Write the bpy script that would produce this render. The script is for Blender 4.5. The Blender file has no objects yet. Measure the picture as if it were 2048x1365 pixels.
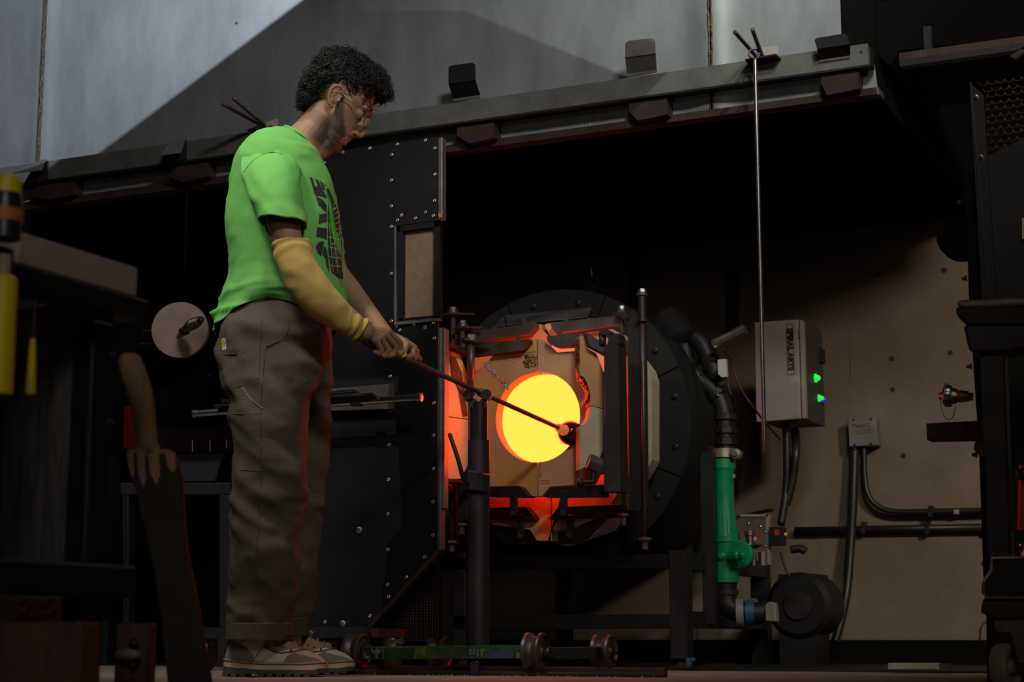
import bpy, bmesh, math, random
from mathutils import Vector, Matrix, noise
from mathutils.bvhtree import BVHTree
V = Vector
S = bpy.context.scene
C = S.collection
PI = math.pi
# ---------------------------------------------------------------- camera
YAW = math.radians(25.0); F = 3450.0; TILT = math.atan(590/F)
CAM = V((0, 0, 0.11))
R_ = V((math.cos(YAW), math.sin(YAW), 0)); FH = V((-math.sin(YAW), math.cos(YAW), 0))
FW = FH*math.cos(TILT)+V((0, 0, 1))*math.sin(TILT); UP = R_.cross(FW)
cd = bpy.data.cameras.new('camera'); cam = bpy.data.objects.new('camera', cd); C.objects.link(cam)
cd.lens = F/2048*36; cd.sensor_width = 36
cam.matrix_world = Matrix.Translation(CAM) @ Matrix((R_, UP, -FW)).transposed().to_4x4()
cd.dof.use_dof = True; cd.dof.focus_distance = 4.9; cd.dof.aperture_fstop = 5.6
cd.clip_start = .05
S.camera = cam
S.view_settings.view_transform = 'Standard'; S.view_settings.look = 'None'
S.view_settings.exposure = 0; S.view_settings.gamma = 1; S.view_settings.use_curve_mapping = False
# ---------------------------------------------------------------- pixel -> place helpers
def ray(px, py): return FW + R_*((px-1024)/F) + UP*((682.5-py)/F)
def atY(px, py, y):
    d = ray(px, py); return CAM + d*((y-CAM.y)/d.y)
def atD(px, py, d0):
    d = ray(px, py); return CAM + d*(d0/d.dot(FH))
def atZ(px, py, z):
    d = ray(px, py); return CAM + d*((z-CAM.z)/d.z)
def atP(px, py, p, n):
    d = ray(px, py); return CAM + d*((p-CAM).dot(n)/d.dot(n))
# ---------------------------------------------------------------- world and lights
w = bpy.data.worlds.new('world'); S.world = w; w.use_nodes = True
w.node_tree.nodes['Background'].inputs[0].default_value = (.5, .55, .62, 1)
w.node_tree.nodes['Background'].inputs[1].default_value = .0035
def area(name, loc, target, sx, sy, col, power, spread=180):
    l = bpy.data.lights.new(name, 'AREA'); l.shape = 'RECTANGLE'; l.size = sx; l.size_y = sy
    l.color = col; l.energy = power; l.spread = math.radians(spread)
    o = bpy.data.objects.new(name, l); C.objects.link(o); o.location = loc
    o.rotation_euler = (V(target)-V(loc)).to_track_quat('-Z', 'Y').to_euler(); return o
def CF(r, f, z): return R_*r+FH*f+V((0, 0, z))
PERS = CF(-.6, 4.8, 1.0)
area('key_lamp', CF(-1.35, 3.7, 3.1), CF(-.68, 4.8, 1.0), .3, .3, (1, .93, .82), 3.6, 55)
area('fill_lamp', CF(2.8, 1.4, 2.7), CF(2.15, 6.6, .75), .4, .4, (1, .84, .66), 8.5, 46)
area('bench_fill', CF(.2, -1.6, 2.3), CF(-.6, 3, .6), 1.0, 1.0, (1, .88, .74), 8, 120)  # unseen fill light added behind the camera to lift the bench
L3 = CF(-2.1, 3.6, 3.3); L4 = CF(.95, 2.5, 3.4)
area('hood_lamp', L3, atY(250, 60, 4.86), .003, .003, (.80, .89, 1.0), 21, 100)
area('hood_lamp', L4, atY(1400, -140, 4.86), .004, .004, (.90, 1.0, .84), 2.8, 36)
area('hood_fill', CF(.9, 1.3, 3.35), atY(1000, 120, 4.86), .8, .3, (.98, .98, .96), 10, 60)  # unseen fill light added to brighten the hood sheets
# ---------------------------------------------------------------- materials
def _nd(nt, t, **k):
    n = nt.nodes.new(t)
    for a, b in k.items(): setattr(n, a, b)
    return n
def mat(name, col, rough=.6, metal=0, var=.25, scale=6, bump=0, bscale=60, col2=None, stretch=(1, 1, 1), emit=None, estr=0, spec=.5, sharp=None):
    m = bpy.data.materials.new(name); m.use_nodes = True; nt = m.node_tree
    b = nt.nodes['Principled BSDF']; L = nt.links.new
    b.inputs['Roughness'].default_value = rough; b.inputs['Metallic'].default_value = metal
    b.inputs['Specular IOR Level'].default_value = spec
    c2 = col2 or tuple(c*(1-var) for c in col)
    tc = _nd(nt, 'ShaderNodeTexCoord'); mp = _nd(nt, 'ShaderNodeMapping'); mp.inputs['Scale'].default_value = stretch
    L(tc.outputs['Object'], mp.inputs['Vector'])
    nz = _nd(nt, 'ShaderNodeTexNoise'); nz.inputs['Scale'].default_value = scale; nz.inputs['Detail'].default_value = 6
    nz.inputs['Roughness'].default_value = .65
    L(mp.outputs[0], nz.inputs['Vector'])
    rp = _nd(nt, 'ShaderNodeValToRGB')
    a, e = sharp or (.35, .65)
    rp.color_ramp.elements[0].position = a; rp.color_ramp.elements[1].position = e
    rp.color_ramp.elements[0].color = (*c2, 1); rp.color_ramp.elements[1].color = (*col, 1)
    L(nz.outputs['Fac'], rp.inputs[0]); L(rp.outputs[0], b.inputs['Base Color'])
    if bump:
        n2 = _nd(nt, 'ShaderNodeTexNoise'); n2.inputs['Scale'].default_value = bscale; n2.inputs['Detail'].default_value = 4
        L(mp.outputs[0], n2.inputs['Vector'])
        bp = _nd(nt, 'ShaderNodeBump'); bp.inputs['Strength'].default_value = bump; bp.inputs['Distance'].default_value = .01
        L(n2.outputs['Fac'], bp.inputs['Height']); L(bp.outputs[0], b.inputs['Normal'])
    if emit:
        b.inputs['Emission Color'].default_value = (*emit, 1); b.inputs['Emission Strength'].default_value = estr
    return m
M = {}
M['concrete'] = mat('concrete_floor', (.32, .245, .185), .75, 0, .35, 5, .25, 80)
M['wall'] = mat('painted_plywood', (.19, .148, .105), .8, 0, .3, 3, .15, 50)
M['blackwall'] = mat('deep_black', (.0045, .0042, .004), .9, 0, .3, 3, spec=.12)  # near-black matt colour shared by walls, sheets and housings
M['galv'] = mat('galvanised_sheet', (.40, .41, .43), .45, .6, .28, 7, 0, 200, stretch=(1, 1, .35))
M['galv2'] = mat('galvanised_bar', (.19, .185, .17), .5, .5, .35, 9)
M['weld'] = mat('weld_bead', (.20, .15, .11), .45, .6, .6, 90, .8, 160)
M['rust'] = mat('rusty_steel', (.045, .022, .016), .75, .2, .5, 12, .1, 90)
M['darkclip'] = mat('blackened_sheet', (.02, .02, .02), .5, .5, .3, 12)
M['blackpanel'] = mat('black_panel_paint', (.013, .012, .014), .42, .1, .45, 5, col2=(.007, .007, .008))
M['alu'] = mat('aluminium_edge', (.30, .27, .25), .4, .7, .3, 30)
M['chrome'] = mat('polished_steel', (.75, .72, .70), .28, 1, .1, 20)
M['chrome_dull'] = mat('steel_rod', (.36, .31, .28), .32, .85, .3, 60)
M['rivet'] = mat('rivet_metal', (.70, .66, .62), .3, .9, .1, 60)
M['rivethole'] = mat('rivet_hole', (.02, .02, .02), .6, 0, .1)
M['tan'] = mat('brown_board', (.24, .155, .10), .8, 0, .2, 40, .2, 150)
M['steel'] = mat('dark_mill_steel', (.055, .05, .052), .5, .6, .35, 10)
M['steel2'] = mat('heat_stained_steel', (.14, .12, .12), .45, .6, .5, 9, .08, 90, col2=(.09, .05, .025))
M['flap'] = mat('blued_steel_flap', (.23, .24, .28), .4, .7, .5, 8, .04, 90, col2=(.14, .10, .07))
M['black'] = mat('black_iron', (.022, .021, .021), .5, .4, .3, 12, .06, 90)
M['drum'] = mat('furnace_shell', (.011, .0095, .009), .7, .2, .3, 8, .05, 90)
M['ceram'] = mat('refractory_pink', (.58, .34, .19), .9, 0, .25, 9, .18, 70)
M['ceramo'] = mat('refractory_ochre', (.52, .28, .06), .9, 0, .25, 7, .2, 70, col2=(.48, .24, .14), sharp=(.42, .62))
M['creamc'] = mat('refractory_cream', (.55, .44, .30), .9, 0, .2, 9, .15, 70)
M['scorch'] = mat('scorched_refractory', (.30, .17, .05), .9, 0, .5, 22, .5, 60, col2=(.05, .02, .01), sharp=(.4, .58))
M['glaze'] = mat('dark_glass_drips', (.22, .07, .02), .25, 0, .5, 30, .4, 60, col2=(.07, .015, .008))
M['crust'] = mat('pale_glass_crust', (.62, .50, .48), .7, 0, .4, 60, .9, 120, col2=(.3, .2, .16))
M['leaf'] = mat('glow_tinted_refractory', (.80, .62, .26), .9, 0, .2, 9, .18, 70)  # low blue puts part of the orange furnace glow into the colour
M['hot'] = mat('glowing_chamber', (.1, .04, .01), .9, 0, .1, 5, emit=(1, .0455, .0052), estr=17.5)
M['gather'] = mat('hot_glass_gather', (.05, .012, .004), .12, 0, .3, 20)
M['collar'] = mat('hot_pipe_collar', (.5, .2, .1), .5, 0, .3, 60, emit=(1, .25, .03), estr=.35)
M['pipe'] = mat('copper_brown_pipe', (.27, .13, .085), .42, .55, .3, 40)
M['green'] = mat('green_enamel', (.005, .30, .115), .35, 0, .25, 14, .08, 120)
M['brass'] = mat('dull_brass', (.42, .38, .26), .4, .7, .3, 30)
M['boxgrey'] = mat('grey_enclosure', (.30, .265, .235), .5, .1, .1, 30)
M['boxdark'] = mat('enclosure_side', (.055, .05, .044), .6, .1, .1, 30)
M['ink'] = mat('black_ink', (.012, .012, .012), .6, 0, 0)
M['led'] = mat('green_lamp', (.02, .4, .05), .4, 0, 0, emit=(.02, 1, .08), estr=.75)
M['blueled'] = mat('blue_lamp', (.02, .02, .4), .4, 0, 0, emit=(.05, .05, 1), estr=.25)
M['sticker'] = mat('pale_sticker', (.5, .48, .44), .6, 0, .1)
M['red'] = mat('red_plastic', (.55, .02, .015), .5, 0, .2)
M['cable'] = mat('black_cable', (.014, .014, .014), .45, 0, .1)
M['wood'] = mat('raw_wood', (.44, .28, .14), .7, 0, .45, 4, .2, 30, stretch=(8, 8, 1))
M['darkwood'] = mat('dark_wood', (.10, .052, .035), .7, 0, .5, 5, .2, 40, stretch=(6, 6, 1))
M['palewood'] = mat('pale_wood', (.42, .36, .30), .7, 0, .3, 20)
M['char'] = mat('charred_wood', (.035, .030, .028), .8, 0, .4, 9, .3, 50)
M['bench'] = mat('bench_slab', (.50, .41, .36), .7, 0, .15, 30, .1)
M['yellow'] = mat('yellow_plastic', (.80, .68, .01), .45, 0, .12, 8)
M['bluebottle'] = mat('dark_navy_plastic', (.02, .022, .04), .35, 0, .1)
M['orange'] = mat('orange_label', (.50, .22, .02), .5, 0, .1)
M['plastic'] = mat('white_crumpled_plastic', (.80, .80, .84), .3, 0, .25, 8, .8, 14)
M['caster'] = mat('caster_tread', (.27, .22, .19), .6, 0, .25, 14)
M['tabletop'] = mat('worn_steel_top', (.34, .29, .26), .38, .5, .4, 18)
# ---------------------------------------------------------------- mesh helpers
def new_bm(): return bmesh.new()
def link(name, me, mt, parent=None, smooth=False, label=None, kind=None):
    o = bpy.data.objects.new(name, me); C.objects.link(o)
    if mt is not None and len(me.materials) == 0: me.materials.append(M[mt] if isinstance(mt, str) else mt)
    if parent is not None:
        o.parent = parent; o.location = -org(parent)
    if label: o['label'] = label
    if kind: o['kind'] = kind
    if smooth:
        for p in me.polygons: p.use_smooth = True
    return o
ORG = {}
def org(p): return ORG.get(p.name, V((0, 0, 0)))
def obj(name, bm, mt, parent=None, smooth=False, label=None, kind=None, autos=False):
    bmesh.ops.recalc_face_normals(bm, faces=bm.faces)
    me = bpy.data.meshes.new(name); bm.to_mesh(me); bm.free()
    if autos:
        for p in me.polygons: p.use_smooth = True
        me.update()
        try: me.set_sharp_from_angle(angle=math.radians(35))
        except Exception: pass
    return link(name, me, mt, parent, smooth, label, kind)
def thing(name, label, cat, loc, group=None):
    o = bpy.data.objects.new(name, None); C.objects.link(o); o.location = loc; o.empty_display_size = .05
    o['label'] = label; o['category'] = cat
    if group: o['group'] = group
    ORG[o.name] = V(loc); return o
def tag(o, label, cat, group=None):
    o['label'] = label; o['category'] = cat
    if group: o['group'] = group
    return o
def struct(o): o['kind'] = 'structure'; return o
def prism(bm, pts, vec):
    a = [bm.verts.new(p) for p in pts]; b = [bm.verts.new(V(p)+V(vec)) for p in pts]
    bm.faces.new(a); bm.faces.new(b[::-1]); n = len(a)
    for i in range(n): bm.faces.new((a[i], b[i], b[(i+1) % n], a[(i+1) % n]))
    return bm
def slab(poly, Y, dep, bm=None, bev=0):
    """polygon seen in the front plane y=Y, pushed back by dep"""
    bm = bm or new_bm(); n0 = len(bm.edges)
    prism(bm, [atY(x, y, Y) for x, y in poly], (0, dep, 0))
    if bev:
        bm.edges.ensure_lookup_table()
        bmesh.ops.bevel(bm, geom=[e for e in bm.edges if e.index >= n0 or n0 == 0], offset=bev, segments=1, affect='EDGES')
    return bm
def rect(x0, y0, x1, y1): return [(x0, y0), (x1, y0), (x1, y1), (x0, y1)]
def box(bm, lo, hi):
    v = [bm.verts.new((x, y, z)) for x in (lo[0], hi[0]) for y in (lo[1], hi[1]) for z in (lo[2], hi[2])]
    for f in ((0, 1, 3, 2), (4, 6, 7, 5), (0, 4, 5, 1), (2, 3, 7, 6), (0, 2, 6, 4), (1, 5, 7, 3)): bm.faces.new([v[i] for i in f])
    return bm
def bevel(bm, w, seg=1):
    bmesh.ops.bevel(bm, geom=bm.edges[:], offset=w, segments=seg, affect='EDGES'); return bm
def frame(d):
    d = d.normalized(); a = V((0, 0, 1)) if abs(d.z) < .9 else V((1, 0, 0))
    u = d.cross(a).normalized(); return u, d.cross(u).normalized()
def rings(bm, R, cap=True):
    vs = [[bm.verts.new(p) for p in r] for r in R]; n = len(vs[0])
    for a, b in zip(vs, vs[1:]):
        for i in range(n): bm.faces.new((a[i], a[(i+1) % n], b[(i+1) % n], b[i]))
    if cap: bm.faces.new(vs[0]); bm.faces.new(vs[-1][::-1])
    return vs
def tube(bm, pts, rad, n=12, cap=True, closed=False):
    pts = [V(p) for p in pts]; m = len(pts)
    if not hasattr(rad, '__len__'): rad = [rad]*m
    R = []; u = None
    for i, p in enumerate(pts):
        d = (pts[min(i+1, m-1)]-pts[max(i-1, 0)])
        if closed: d = pts[(i+1) % m]-pts[i-1]
        d.normalize()
        if u is None: u, v = frame(d)
        else:
            u = (u-d*u.dot(d)).normalized(); v = d.cross(u)
        R.append([p+(u*math.cos(2*PI*k/n)+v*math.sin(2*PI*k/n))*rad[i] for k in range(n)])
    if closed: R.append(R[0])
    rings(bm, R, cap and not closed); 
    if closed: bmesh.ops.remove_doubles(bm, verts=bm.verts, dist=1e-6)
    return bm
def lathe(bm, p0, axis, prof, n=20):
    """prof: (distance along axis, radius)"""
    axis = V(axis).normalized(); u, v = frame(axis)
    rings(bm, [[V(p0)+axis*h+(u*math.cos(2*PI*k/n)+v*math.sin(2*PI*k/n))*max(r, 1e-4) for k in range(n)] for h, r in prof]); return bm
def sph(bm, c, r, nu=14, nv=10, M3=None):
    if not hasattr(r, '__len__'): r = (r, r, r)
    M3 = M3 or Matrix.Identity(3)
    m = Matrix.Translation(c) @ M3.to_4x4() @ Matrix.Diagonal((*r, 1))
    bmesh.ops.create_uvsphere(bm, u_segments=nu, v_segments=nv, radius=1, matrix=m); return bm
def bez(p, n=8):
    """smooth curve through points (Catmull-Rom)"""
    p = [V(q) for q in p]; out = []
    for i in range(len(p)-1):
        a, b, c, d = p[max(i-1, 0)], p[i], p[i+1], p[min(i+2, len(p)-1)]
        for k in range(n):
            t = k/n
            out.append(.5*((2*b)+(c-a)*t+(2*a-5*b+4*c-d)*t*t+(3*b-a-3*c+d)*t**3))
    out.append(p[-1]); return out
def part_copy(o, parent, delta):
    c = o.copy(); C.objects.link(c); c.parent = parent; c.location = o.location+V(delta); return c
# ================================================================ setting
YW = 6.6
bm = new_bm(); box(bm, (-7, -2.5, -.1), (5, 6.9, 0)); struct(obj('floor', bm, 'concrete'))
zt = atY(1400, 491, YW).z
holes = [(1755, 550), (1888, 541), (1783, 718), (1785, 780), (1806, 912), (1967, 1128), (1900, 706), (1893, 772)]
bm = new_bm(); box(bm, (-7, YW, .0), (5, YW+.1, 4.4)); wb = struct(obj('wall_back', bm, 'wall'))
for hx, hy in holes:
    p = atY(hx, hy, YW-.004); b = new_bm(); lathe(b, p, (0, 1, 0), [(0, .010), (.004, .011), (.0035, .008), (.003, .001)], 12); obj('anchor_hole', b, 'ink', wb)
for x0, x1 in ((1256, 1268),):
    b = slab([(x0, 500), (x1, 499), (x1, 640), (x0, 640)], YW-.05, .045); obj('channel_strip', b, 'black', wb)
b = slab([(1452, 540), (1458, 536), (1466, 536), (1472, 542), (1472, 668), (1452, 668)], YW-.05, .045); obj('channel_strip', b, 'black', wb)
# plywood sheet lap: lower right sheet is a separate panel standing proud
b = slab([(1700, 549), (1990, 532), (1990, 1282), (1640, 1283), (1640, 1060), (1700, 1060)], YW-.0025, .002); obj('plywood_panel', b, 'wall', wb)
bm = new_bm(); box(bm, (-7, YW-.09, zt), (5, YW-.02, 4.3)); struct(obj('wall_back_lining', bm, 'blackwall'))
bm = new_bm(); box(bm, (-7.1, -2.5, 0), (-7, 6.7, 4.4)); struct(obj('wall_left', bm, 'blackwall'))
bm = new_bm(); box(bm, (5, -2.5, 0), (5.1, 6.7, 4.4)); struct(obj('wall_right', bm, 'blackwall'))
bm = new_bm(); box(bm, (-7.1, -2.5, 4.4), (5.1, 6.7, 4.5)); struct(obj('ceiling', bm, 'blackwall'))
zb = atY(1800, 1281, YW-.03).z
bm = new_bm(); box(bm, (-7, YW-.03, 0), (5, YW, zb)); struct(obj('baseboard_back', bm, 'blackwall'))
bm = new_bm(); box(bm, (-7, 5.32, 0), (5, YW-.03, .006)); struct(obj('dark_floor_plate_1', bm, 'black'))  # black plate added to darken the floor behind the lit front strip

# ================================================================ exhaust hood of galvanised sheet
YH = 4.86
hood = thing('exhaust_hood', 'galvanised sheet metal exhaust hood with welded seams above the furnace', 'hood', atY(900, 300, YH))
def lowy(x): return 412-.1345*x
for x0, x1 in ((-160, 70), (76, 1421), (1428, 1686)):
    # seams stay vertical in the world
    pa = atY(x0, lowy(x0), YH); pb = atY(x1, lowy(x1), YH)
    bm = new_bm(); nx = 60; gr = []
    for i in range(nx+1):
        t = .5-.5*math.cos(PI*i/nx); x = pa.x+(pb.x-pa.x)*t; zl_ = pa.z+(pb.z-pa.z)*t
        e = min(x-pa.x if x0 > 0 else 9, pb.x-x if x1 < 1500 else 9); oy = -.010*math.exp(-(e/.05)**2)+.0015*noise.noise(V((x*1.5, 0, 0)))
        gr.append([(bm.verts.new((x, YH+oy, zl_+(3.6-zl_)*k/8)), bm.verts.new((x, YH+oy+.004, zl_+(3.6-zl_)*k/8))) for k in range(9)])
    for i in range(nx):
        for k in range(8):
            for q in (0, 1): bm.faces.new((gr[i][k][q], gr[i+1][k][q], gr[i+1][k+1][q], gr[i][k+1][q]))
        bm.faces.new((gr[i][0][0], gr[i+1][0][0], gr[i+1][0][1], gr[i][0][1]))
    obj('hood_sheet', bm, 'galv', hood, autos=True)
    if x1 < 1500:
        p0 = atY(x1+3, lowy(x1+3), YH-.010)
        for dx, r in ((-.0045, .0042), (.0045, .0036)):
            b = new_bm(); random.seed(int(x1)); n = 130
            tube(b, [V((p0.x+dx+random.uniform(-.001, .001), YH-.011, p0.z+(3.6-p0.z)*k/n)) for k in range(n+1)], [r*random.uniform(.6, 1.3) for k in range(n+1)], 6); obj('weld_seam', b, 'weld', hood, True)
# lower right strip continues past the tall sheet
b = slab([(1686, 120), (1747, 112), (1755, 176), (1686, 186)], YH, .004); obj('hood_lip', b, 'galv', hood)
# dark return side of the hood runs back to the wall
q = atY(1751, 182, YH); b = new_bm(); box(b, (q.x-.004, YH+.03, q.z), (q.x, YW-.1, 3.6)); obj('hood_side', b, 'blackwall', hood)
q2 = atY(1687, 190, YH+.03); b = new_bm(); box(b, (q2.x-.03, YH+.02, atY(1700, 120, YH+.02).z), (q.x, YH+.03, 3.6)); obj('light_gap_filler', b, 'blackwall', hood)  # black filler added to stop lamp light leaking through this gap
# rusty flange below (angle iron, sticks forward)
L = lambda x: lowy(x)
b = slab([(-160, L(-160)), (1755, L(1755)-2), (1757, L(1757)+12), (-160, L(-160)+15)], YH-.02, .05); obj('bottom_flange', b, 'rust', hood)
b = slab([(1752, 175), (1757, 174), (1759, 188), (1754, 189)], YH-.022, .06); obj('end_plate', b, 'galv2', hood)
p = atY(473, 45, YH); b = new_bm(); lathe(b, p, (0, -1, 0), [(0, .006), (.004, .006), (.006, .003)], 12); obj('bolt_head', b, 'brass', hood)
# scratched writing on the hood lip
txt = [[(1182, 243), (1176, 262), (1174, 243)][0:2], [(1199, 227), (1193, 231), (1196, 236), (1200, 234), (1198, 228)], [(1196, 236), (1192, 241), (1197, 244), (1200, 239), (1196, 236)],
       [(1233, 220), (1231, 230)], [(1239, 219), (1237, 229)], [(1232, 225), (1238, 224)], [(1243, 224), (1241, 228), (1245, 227), (1246, 218)]]
b = new_bm()
for s in txt: tube(b, [atY(x, y, YH-.002) for x, y in s], .0010, 4)
obj('scratched_marking', b, 'sticker', hood)

# ---- rail on the hood
YR = 4.79
rail = thing('hanging_rail', 'long galvanised steel rail bolted along the bottom of the hood', 'rail', atY(900, 250, YR))
def ty(x): return 336-.1448*x
b = slab([(-160, ty(-160)), (1735, ty(1735)+2), (1738, ty(1738)+44), (-160, ty(-160)+36)], YR, .004); obj('rail_face', b, 'galv2', rail)
b = slab([(-160, ty(-160)+36), (1738, ty(1738)+44), (1740, ty(1738)+48), (-160, ty(-160)+40)], YR, .035); obj('rail_lip', b, 'black', rail)
b = slab([(-160, ty(-160)+46), (1738, ty(1738)+50), (1738, ty(1738)+55), (-160, ty(-160)+50)], YR+.03, .01); obj('rail_rear_lip', b, 'black', rail)
b = slab([(1735, ty(1735)+2), (1741, ty(1735)+14), (1741, ty(1735)+46), (1736, ty(1735)+44)], YR+.001, .05); obj('rail_end', b, 'steel', rail)
b = new_bm(); lathe(b, atY(1722, 104, YR-.001), (0, -1, 0), [(0, .004), (.001, .003)], 10); obj('bolt_hole', b, 'ink', rail)
for x0, x1, x2 in ((65, 98, 145), (338, 366, 413), (914, 938, 986), (1258, 1275, 1332), (1642, 1654, 1715)):
    y0 = ty(x0)+44; y1 = ty(x1)+44
    b = new_bm()
    prism(b, [atY(x0, y0, YH-.055), atY(x2+2, ty(x2)+44, YH-.055), atY(x2+2, L(x2)-4, YH-.055), atY(x1, L(x1)+1, YH-.055), atY(x0, y0+24, YH-.055)], (0, .053, 0))
    obj('standoff_block', b, 'rust', rail)
# saddle clips folded over the rail: px outlines of face, cap
def clip(face, low, mt, lab):
    t = thing('saddle_clip', lab, 'clip', atY(*face[0], YR-.02), 'saddle clips on the rail')
    b = slab(face, YR-.045, .003); obj('upper_tab', b, mt, t)
    # lower leaf slopes from tab bottom back to the rail
    a0, a1 = face[-1], face[-2]; q = [atY(*a0, YR-.043), atY(*a1, YR-.043), atY(*low[1], YR-.004), atY(*low[0], YR-.004)]
    b = new_bm(); prism(b, q, (0, .003, -.001)); obj('lower_tab', b, mt, t)
    b = new_bm(); q = [atY(*low[0], YR-.004), atY(*low[1], YR-.004), atY(low[1][0], low[1][1]+5, YR-.004), atY(low[0][0], low[0][1]+5, YR-.004)]; prism(b, q, (0, .006, 0)); obj('clip_lip', b, 'galv2', t)
    return t
clip([(897, 135), (903, 131), (944, 125), (950, 129), (951, 160), (897, 168)], [(906, 198), (960, 190)], 'darkclip', 'black folded metal clip on the rail just right of the man\'s head')
clip([(1250, 87), (1256, 82), (1305, 76), (1310, 80), (1311, 107), (1250, 115)], [(1254, 148), (1313, 139)], 'galv2', 'grey galvanised folded clip on the rail near the right welded seam')
clip([(1629, 80), (1634, 76), (1688, 67), (1695, 71), (1700, 88), (1634, 98)], [(1638, 120), (1700, 111)], 'darkclip', 'dark folded metal clip at the right end of the rail')
for q, lab in (([(342, 281), (371, 277), (362, 305), (322, 310)], 'bent sheet metal flap lying over the rail, left of the man'),
               ([(72, 323), (93, 318), (84, 340), (24, 346)], 'bent sheet metal flap over the rail at the far left seam')):
    t = thing('rail_flap', lab, 'flap', atY(*q[3], YR-.03), 'bent flaps on the rail')
    b = new_bm(); prism(b, [atY(*q[0], YR-.004), atY(*q[1], YR-.004), atY(*q[2], YR-.07), atY(*q[3], YR-.07)], (0, 0, -.003)); obj('flap_plate', b, 'galv2', t)
    b = new_bm(); prism(b, [atY(q[0][0]+2, q[0][1]+8, YR-.008), atY(q[1][0]+2, q[1][1]+3, YR-.008), atY(q[1][0]+2, q[1][1]+40, YR-.008), atY(q[0][0]+2, q[0][1]+45, YR-.008)], (0, .004, 0)); obj('rear_leaf', b, 'steel', t)
# hook brackets with two steel pins
def hookpins(base, pins, plate, backp, lab):
    t = thing('pin_hook', lab, 'hook', atY(*base, YR), 'pin hooks on the rail')
    for (x, y) in pins:
        b = new_bm(); p0 = atY(*base[:2], YR+.0); p0 = atY(base[0]+(x-pins[0][0])*.35, base[1], YR-.0)
        p1 = atY(x, y, YR-.20); tube(b, [p0, p0.lerp(p1, .5), p1, p1+(p1-p0)*.01], [.0065, .0065, .0065, .004], 12); obj('hook_pin', b, 'steel2', t, autos=True)
    b = slab(plate, YR-.05, .05); obj('base_plate', b, 'black', t)
    b = slab(backp, YR+.0, .004); obj('back_plate', b, 'palewood', t)
hookpins((1512, 112), [(1470, 64), (1505, 59)], [(1490, 118), (1553, 107), (1553, 110), (1490, 121)], [(1525, 95), (1557, 91), (1557, 110), (1525, 114)], 'two angled steel pins on the rail carrying the hanging rod')
hookpins((522, 250), [(445, 208), (467, 197)], [(494, 259), (543, 251), (543, 255), (494, 262)], [(497, 258), (554, 237), (554, 255), (520, 268)], 'two angled steel pins on the rail behind the man\'s shoulder')
# hanging rod with an eye
t = thing('hanging_rod', 'long thin steel rod hanging by its ring from the rail', 'rod', atY(1508, 905, YR-.06))
pc = atY(1508, 108, YR-.06); top = atY(1510, 120, YR-.06)
b = new_bm(); u = R_; rr = (atY(1518, 108, YR-.06)-pc).length
tube(b, [pc+(u*math.cos(a)+V((0, 0, 1))*math.sin(a))*rr for a in [2*PI*k/24 for k in range(24)]], .0032, 8, closed=True); obj('ring', b, 'steel2', t, True)
b = new_bm(); bot = V((top.x, top.y, atY(1508, 908, YR-.06).z)); tube(b, [top, bot+V((0, 0, .05)), bot+V((0, 0, .004)), bot], [.0062, .0062, .0062, .005], 12)
for k in range(3): lathe(b, bot+V((0, 0, .006+.006*k)), (0, 0, 1), [(0, .006), (.001, .0072), (.002, .006)], 12)
obj('shaft', b, 'chrome_dull', t, autos=True)
# overhead things at the upper right
t = thing('black_duct', 'black sheet metal duct edge at the upper right corner', 'duct', atY(1900, 60, 4.9))
b = slab([(1686, 14), (1790, 0), (2200, -60), (2200, 60), (1800, 100), (1780, 130), (1686, 64)], 4.92, .6); obj('duct_shell', b, 'blackwall', t)
b = new_bm(); sph(b, atY(1686, 18, 4.9), .006); obj('corner_bolt', b, 'black', t, True)
t = thing('overhead_shelf_bar', 'brown steel angle bar overhead at the upper right with a short stub', 'bar', atY(1900, 110, 4.6))
b = slab([(1798, 106), (2120, 62), (2120, 76), (1798, 120)], 4.5, .05); obj('angle_face', b, 'darkwood', t)
b = slab([(1798, 120), (2120, 76), (2120, 88), (1800, 133)], 4.5, .03); obj('angle_leg', b, 'steel', t)
b = slab([(1846, 53), (1862, 52), (1864, 97), (1849, 99)], 4.52, .03); obj('stub_post', b, 'steel', t)
b = slab([(2020, 112), (2060, 85), (2060, 95), (2030, 118)], 4.5, .02); obj('brace', b, 'steel', t)

# added sheets, unseen above the picture, cut only to shade parts of the hood
def shade(Lp, line, away, ycut, nm):
    """an added unseen sheet whose edge throws the slanted shadow line on the hood"""
    E = [atY(x, y, YH) for x, y in line]+[atY(x, y, YH) for x, y in away]
    q = [p+(Lp-p)*((ycut-p.y)/(Lp.y-p.y)) for p in E]
    b = new_bm(); prism(b, q, (0, -.003, 0)); o = obj(nm, b, 'galv2', None); struct(o); return o
shade(L3, [(-300, 681), (1100, -373)], [(2500, -300), (2500, 800), (-300, 900)], 2.80, 'shadow_baffle')
shade(L4, [(930, 21), (1330, 185)], [(1100, 420), (-100, 500), (-100, 21)], 3.40, 'shadow_baffle')
# ================================================================ glory hole furnace
Z = V((0, 0, 1))
YD = 5.42
fc = atY(1113, 857, YD); fr = (atY(1113, 580, YD)-fc).length
fur = thing('glassblowing_furnace', 'round steel glassblowing furnace with glowing yellow port and split refractory doors', 'furnace', V((fc.x, YD, 0)))
def arc(c, r, a0, a1, n): return [c+V((math.cos(a0+(a1-a0)*k/n), 0, math.sin(a0+(a1-a0)*k/n)))*r for k in range(n+1)]
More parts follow.
